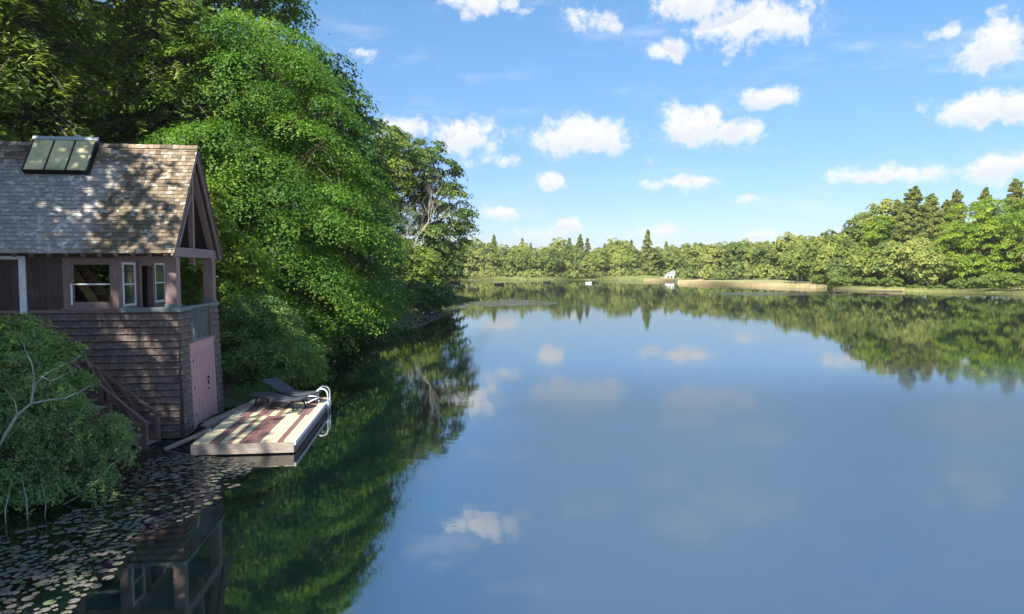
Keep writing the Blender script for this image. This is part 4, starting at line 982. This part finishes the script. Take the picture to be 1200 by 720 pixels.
# ------------------------------------------------------------ dock
DFL = at_z(226, 519.5, .30); DFR = at_z(343.5, 517.5, .30); DBR = at_z(376.5, 471, .30)
dirx = Vector((math.cos(R(6.6)), math.sin(R(6.6)), 0)); diry = Vector((-dirx.y, dirx.x, 0)); DW = (DFR-DFL).length; DL = 5.25
dk = empty('floating_dock', (DFL.x, DFL.y, 0), 'floating swim dock of pale and dark red planks beside the boathouse', 'dock', rz=math.atan2(dirx.y, dirx.x))
def dp(name, mb, mat, **k): return mb.build(name, M[mat], dk, **k)
mid = 2.75
def lay(seq, y0, y1):
    tot = sum(s[1] for s in seq); x = 0
    for c, wd in seq:
        wv = wd/tot*DW; n = max(1, round(wv/.15))
        for k in range(n):
            a = x+wv*k/n; b = x+wv*(k+1)/n
            mb = MB().box(a+.003, b-.003, y0+random.uniform(-.008, .008), y1+random.uniform(-.008, .008), .262, .30+random.uniform(-.003, .003))
            dp('plank', mb, {'P': 'deck_pale', 'R': 'deck_red', 'B': 'deck_brown'}[c], bevel=.004)
        x += wv
lay([('P', 120), ('R', 80), ('P', 55), ('B', 37), ('P', 52), ('R', 108), ('R', 48), ('P', 132), ('R', 45), ('P', 80)], 0, mid)
lay([('P', 82), ('R', 100), ('P', 62), ('R', 118), ('P', 62), ('B', 50), ('P', 150), ('R', 112), ('P', 60)], mid+.006, DL)
dp('front_fascia', MB().box(0, DW, -.045, -.004, .03, .262), 'grey_wood', bevel=.005)
dp('side_fascia', MB().box(DW+.004, DW+.045, -.045, DL, .20, .296), 'whitepaint', bevel=.005)
dp('side_board', MB().box(DW-.02, DW+.022, 0, DL, .02, .165), 'grey_wood', bevel=.005)
dp('side_fascia', MB().box(-.04, -.004, -.04, DL, .05, .262), 'grey_wood', bevel=.005)
dp('back_fascia', MB().box(0, DW, DL+.004, DL+.04, .05, .262), 'grey_wood')
for k in range(6): dp('joist', MB().box(.05, DW-.05, .3+k*.85, .36+k*.85, .12, .258), 'grey_wood')
dp('float', MB().box(.15, DW-.12, .1, DL-.15, -.25, .115), 'black')
# white ladder at the far right corner
lx, ly = DW+.075, DL-.75
for dy in (0, .42):
    arc = [(lx-.34, ly+dy, .30), (lx-.34, ly+dy, .52)]+[(lx-.17-.17*math.cos(a), ly+dy, .52+.17*math.sin(a)) for a in np.linspace(.35, math.pi-.35, 7)]+[(lx, ly+dy, .52), (lx, ly+dy, -.5)]
    dp('ladder_rail', MB().tube(arc, .022, 8), 'white_tube', smooth=True)
for z in (-.3, -.05, .12): dp('ladder_rung', MB().tube([(lx, ly, z), (lx, ly+.42, z)], .02, 8), 'white_tube', smooth=True)
dp('ladder_plate', MB().box(lx-.03, lx+.028, ly-.05, ly+.47, .13, .27), 'white_tube', bevel=.004)
def dock_w(x, y, z): return Vector((dk.location.x, dk.location.y, 0))+dirx*x+diry*y+Vector((0, 0, z))
rp = MB()
cc = [(-.12+.17*math.cos(t)*(1+.12*math.sin(t*2.3)), -.1+.15*math.sin(t)*(1+.1*math.cos(t*1.7)), .03+.015*t+.05*math.sin(t*1.3)) for t in np.linspace(0, 14, 70)]
rp.tube(cc, .016, 6)
ro = rp.build('rope_coil', M['white_tube'], None, smooth=True); ro.location = dock_w(DW-.20, DL-.85, .30); tag(ro, 'white rope coil lying beside the dock ladder', 'rope')
# gangway boards between the boathouse door and the dock
gw = empty('gangway', at_z(245, 495, 0), 'grey weathered board ramp from the pink door to the dock', 'gangway')
def gp(name, a, b, w_, h_, mat, root): 
    mb = MB().bar(a, b, w_, h_); mb.v = [tuple(Vector(v)-root.location) for v in mb.v]; return mb.build(name, M[mat], root, bevel=.005)
for k, off in enumerate((0, .20, .40)):
    a = Vector((-7.98-off*.25, 17.45+off, .13)); b = Vector((-7.42-off*.25, 19.0+off*1.0, .335)); gp('board', a, b, .19, .045, 'grey_wood', gw)
gp('bearer', Vector((-7.88, 17.35, .06)), Vector((-7.34, 18.85, .24)), .05, .12, 'grey_wood', gw)
g2 = empty('plank', at_z(197, 525, 0), 'single brown plank slanting from the water up to the dock corner', 'plank')
gp('board', at_z(193, 527, .0), at_z(247, 503.5, .34), .20, .05, 'grey_wood', g2)

# ------------------------------------------------------------ chaise loungers
def chaise(label, foot, head, raise_deg, z0=.30):
    foot, head = Vector(foot), Vector(head); d = (foot-head); ang_ = math.atan2(d.y, d.x); Ln = 1.9
    root = empty('chaise_lounger', ((foot.x+head.x)/2, (foot.y+head.y)/2, z0), label, 'lounger', 'loungers on the dock', rz=ang_)
    def hw(t): return .33*(1-.22*math.exp(-((t-.42)/.12)**2))*math.sqrt(max(0.02, 1-max(0, (abs(t-.5)-.32)/.185)**2.2))
    def zz(t): return .31+.035*math.sin(t*2*math.pi*1.05+.6)
    hx = -Ln/2+Ln*.42
    def panel(t0, t1, name, rise):
        mb = MB(); n = 12; rows = []
        for k in range(n+1):
            t = t0+(t1-t0)*k/n; x = -Ln/2+Ln*t; z = zz(t); ww = hw(t) if not rise else .30-.03*abs(t-.2)
            if rise: l = hx-x; x2 = hx-l*math.cos(R(rise)); z = zz(.42)+l*math.sin(R(rise))+(z-zz(.42))*.6; x = x2
            rows.append([(x, -ww, z-.012), (x, -ww*.5, z+.002), (x, 0, z-.006), (x, ww*.5, z+.002), (x, ww, z-.012), (x, ww, z-.055), (x, -ww, z-.055)])
        vs = [p for r_ in rows for p in r_]; m_ = 7
        fs = [(i*m_+j, (i+1)*m_+j, (i+1)*m_+(j+1) % m_, i*m_+(j+1) % m_) for i in range(n) for j in range(m_)]
        fs += [tuple(range(m_)), tuple(n*m_+j for j in range(m_))[::-1]]
        return mb.add(vs, fs).build(name, M['wicker'], root, smooth=False, bevel=.006)
    panel(.005, .415, 'backrest', raise_deg); panel(.425, .995, 'seat', 0)
    for (t, s) in ((.2, -1), (.2, 1), (.86, -1), (.86, 1)):
        x = -Ln/2+Ln*t; MB().tube([(x, s*.22, .27), (x+(.03 if t > .5 else -.03), s*.24, .13), (x+(.08 if t > .5 else -.08), s*.25, 0.0)], [.034, .026, .02], 8).build('leg', M['black'], root, smooth=True)
    MB().bar((-Ln/2+.3, -.21, .255), (Ln/2-.2, -.21, .255), .035, .04).bar((-Ln/2+.3, .21, .255), (Ln/2-.2, .21, .255), .035, .04).build('frame', M['black'], root)
    if raise_deg: [MB().bar((hx-.5, q_, .27), (hx-.44, q_, .27+.17), .03, .03).build('back_support', M['black'], root) for q_ in (-.15, .15)]
    return root
chaise('dark wicker lounger lying flat, the nearer of two on the dock', (-5.72, 18.72), (-7.48, 19.5), 0)
chaise('dark wicker lounger with raised backrest, behind the flat one', (-5.62, 19.62), (-7.36, 20.32), 22)

# ------------------------------------------------------------ lily pads
PADR = np.random.default_rng(77)
pm = []
for k in range(4):
    mb = MB(); n = 12; notch = .32
    ring = [(math.cos(notch+(2*math.pi-2*notch)*j/n)*(1+PADR.uniform(-.05, .05)), math.sin(notch+(2*math.pi-2*notch)*j/n)*.96, PADR.uniform(0, .05)) for j in range(n+1)]
    vs = [(.12, 0, .02)]+ring+[(x*.98, y*.98, z-.03) for (x, y, z) in ring]+[(.12, 0, -.01)]
    fs = [(0, j+1, j+2) for j in range(n)]+[(j+2, j+1, j+n+2, j+n+3) for j in range(n)]
    me_ = bpy.data.meshes.new('lily_pad'); me_.from_pydata(vs, [], fs); me_.materials.append(M['pad'])
    a = me_.attributes.new('tint', 'FLOAT', 'FACE'); a.data.foreach_set('value', [.35]*len(fs)); pm.append((me_, vs, fs))
def inpoly(p, poly):
    x, y = p; c = False; j = len(poly)-1
    for i in range(len(poly)):
        a, b = poly[i], poly[j]
        if (a[1] > y) != (b[1] > y) and x < (b[0]-a[0])*(y-a[1])/(b[1]-a[1])+a[0]: c = not c
        j = i
    return c
def padfield(outline, n, rad, clump, seed):
    rng = np.random.default_rng(seed); poly = [tuple(at_z(x, y)[:2]) for x, y in outline]
    xs = [p[0] for p in poly]; ys = [p[1] for p in poly]; out = []; tries = 0
    cs = [(rng.uniform(min(xs), max(xs)), rng.uniform(min(ys), max(ys))) for _ in range(clump)]
    cell = {}; cs_r = rng.uniform(.5, 1.6, clump)
    while len(out) < n and tries < n*80:
        tries += 1
        if rng.random() < .93: k = rng.integers(0, clump); c = cs[k]; p = (c[0]+rng.normal(0, .30*cs_r[k]), c[1]+rng.normal(0, .20*cs_r[k]))
        else: p = (rng.uniform(min(xs), max(xs)), rng.uniform(min(ys), max(ys)))
        if not inpoly(p, poly): continue
        r = rad*rng.uniform(.5, 1.4); key = (int(p[0]//.3), int(p[1]//.3)); ok = True
        for dx in (-1, 0, 1):
            for dy in (-1, 0, 1):
                for (q, rq) in cell.get((key[0]+dx, key[1]+dy), []):
                    if math.hypot(p[0]-q[0], p[1]-q[1]) < (r+rq)*.80: ok = False
        if ok: out.append((p, r)); cell.setdefault(key, []).append((p, r))
    return out
main = padfield([(-60, 640), (60, 612), (150, 565), (175, 538), (225, 533), (300, 538), (288, 560), (270, 575), (240, 598), (216, 612), (165, 628), (152, 648), (118, 690), (75, 722), (60, 760), (-60, 760)], 760, .060, 36, 5)
main.sort(key=lambda t: t[0][1])
def padmat(p, r, k): return Matrix.Translation((p[0], p[1], .008+.004*(k % 3))) @ Matrix.Rotation(k*2.4, 4, 'Z') @ Matrix.Diagonal((r, r, r*.4, 1))
vis = [t for t in main if abs(t[0][0])/t[0][1] < .76 and (t[0][1] > 7.6)]
ind = set(id(t) for t in vis[:300]); rest = MB()
for k, t in enumerate(main):
    p, r = t; m = padmat(p, r, k); me_, vs, fs = pm[k % 4]
    if id(t) in ind:
        o = bpy.data.objects.new('lily_pad', me_); C.objects.link(o); o.matrix_world = m
        tag(o, 'small round lily pad floating near the foreground bush', 'lily pad', 'lily pads in the left foreground')
    else: rest.add([m @ Vector(v) for v in vs], fs)
o = rest.build('lily_pads', M['pad'], kind='stuff'); tag(o, 'mat of floating lily pads between the bush and the dock', 'lily pads')
rest = MB()
for k, (p, r) in enumerate(padfield([(462, 368), (500, 360), (545, 355), (552, 360), (520, 372), (500, 380), (478, 388), (462, 386)], 900, .17, 40, 6)):
    m = padmat(p, r, k); me_, vs, fs = pm[k % 4]; rest.add([m @ Vector(v) for v in vs], fs)
o = rest.build('lily_pads', M['pad'], kind='stuff'); tag(o, 'pale lily pad mat below the oaks of the left point', 'lily pads')
rest = MB()
for k, (p, r) in enumerate(padfield([(548, 354), (600, 351), (660, 355), (640, 358), (600, 359), (550, 360)], 700, .2, 60, 8)):
    m = padmat(p, r, k); me_, vs, fs = pm[k % 4]; rest.add([m @ Vector(v) for v in vs], fs)
o = rest.build('lily_pads', M['pad'], kind='stuff'); tag(o, 'thin streak of lily pads on open water right of the point', 'lily pads')

# ------------------------------------------------------------ far house, boats and small docks
hx_, hy_ = px_x(790, 252), 254.5
hz = .9
hr = empty('lake_house', (hx_, hy_, hz), 'small white gabled house among the trees of the far shore', 'house', rz=R(-25)); hr.scale = (.68, .68, .68)
def hp(name, mb, mat, parent=None): return mb.build(name, M[mat], parent or hr)
hp('wall', MB().box(-3.6, 3.6, -3, 3, -2, 1.6).add([(-3.6, -3, 1.6), (3.6, -3, 1.6), (0, -3, 3.6), (-3.6, 3, 1.6), (3.6, 3, 1.6), (0, 3, 3.6)], [(0, 1, 2), (3, 5, 4), (0, 2, 5, 3), (1, 4, 5, 2)]), 'house_white')
for s in (-1, 1):
    hp('roof', MB().add([(0, -3.5, 3.78), (0, 3.5, 3.78), (s*4.2, 3.5, 1.45), (s*4.2, -3.5, 1.45), (0, -3.5, 3.6), (0, 3.5, 3.6), (s*4.2, 3.5, 1.27), (s*4.2, -3.5, 1.27)],
       [(0, 1, 2, 3), (4, 7, 6, 5), (0, 3, 7, 4), (1, 5, 6, 2), (2, 6, 7, 3)]), 'roofgrey')
for (cx, cz, ww, hh) in ((-1.7, .3, 1.2, 1.0), (0, .3, 1.2, 1.0), (1.7, .3, 1.2, 1.0), (-.7, 2.1, .9, .8), (.7, 2.1, .9, .8)):
    f_ = hp('window', MB().box(cx-ww/2-.08, cx+ww/2+.08, -3.06, -3.002, cz-hh/2-.08, cz+hh/2+.08), 'house_white'); hp('pane', MB().box(cx-ww/2, cx+ww/2, -3.09, -3.062, cz-hh/2, cz+hh/2), 'darkglass', f_)
def rowboat(label, px, py, L_, mat, rz):
    p = at_z(px, py); root = empty('rowboat', p, label, 'boat', rz=rz); mb = MB(); n = 8; rows = []
    for k in range(n+1):
        t = k/n; x = -L_/2+L_*t; ww = .62*(L_/3.6)*math.sqrt(max(.03, 1-(max(0, t-.35)/.66)**2)); zt = .42+.12*t*t
        rows.append([(x, -ww, zt), (x, -ww*.75, 0), (x, 0, -.08), (x, ww*.75, 0), (x, ww, zt), (x, ww*.9, zt-.01), (x, ww*.6, .08), (x, -ww*.6, .08), (x, -ww*.9, zt-.01)])
    m_ = 9; vs = [q for r_ in rows for q in r_]
    fs = [(i*m_+j, (i+1)*m_+j, (i+1)*m_+(j+1) % m_, i*m_+(j+1) % m_) for i in range(n) for j in range(m_)]+[tuple(range(m_)), tuple(n*m_+j for j in range(m_))[::-1]]
    mb.add(vs, fs).build('hull', M[mat], root)
    for x in (-L_*.3, L_*.05): MB().box(x-.12, x+.12, -.5, .5, .3, .34).build('thwart', M['grey_wood'], root)
rowboat('dark rowboat floating near the left end of the far shore', 585, 334, 2.5, 'black', .2)
rowboat('small dark boat on the far water left of the white boat', 641, 331.5, 2.2, 'black', .1)
rowboat('white rowboat moored off the far shore reeds', 690, 332.5, 1.7, 'whitepaint', .3)
def small_dock(label, px, py, L_, rz, n):
    p = at_z(px, py); root = empty('small_dock', p, label, 'dock', rz=rz)
    for k in range(n): MB().box(-L_/2+L_*k/n, -L_/2+L_*(k+.94)/n, -.7, .7, .40, .45).build('board', M['dark_board'], root)
    MB().box(-L_/2, L_/2, -.72, -.66, .2, .395).build('beam', M['dark_board'], root)
    for x in (-L_/2+.2, L_/2-.2): MB().tube([(x, -.6, -.5), (x, -.6, .9)], .07, 6).build('post', M['brown_rail'], root)
small_dock('small grey dock at the foot of the right grove', 984, 343, 3.2, .1, 8)
small_dock('longer low dock to the right of the small grey one', 1035, 344, 6.0, .05, 14)

# ------------------------------------------------------------ thin summer haze over the lake
hm = bpy.data.materials.new('haze'); hm.use_nodes = True; hn = hm.node_tree; hn.nodes.clear()
ho = hn.nodes.new('ShaderNodeOutputMaterial'); hv = hn.nodes.new('ShaderNodeVolumePrincipled')
hv.inputs['Color'].default_value = (.90, .95, 1, 1); hv.inputs['Density'].default_value = .00018; hv.inputs['Anisotropy'].default_value = .2
hn.links.new(hv.outputs[0], ho.inputs['Volume'])
hb = MB().box(-4200, 4200, -4200, 6200, -3.2, 42).build('haze', hm, kind='stuff'); tag(hb, 'thin pale haze over the lake', 'haze')
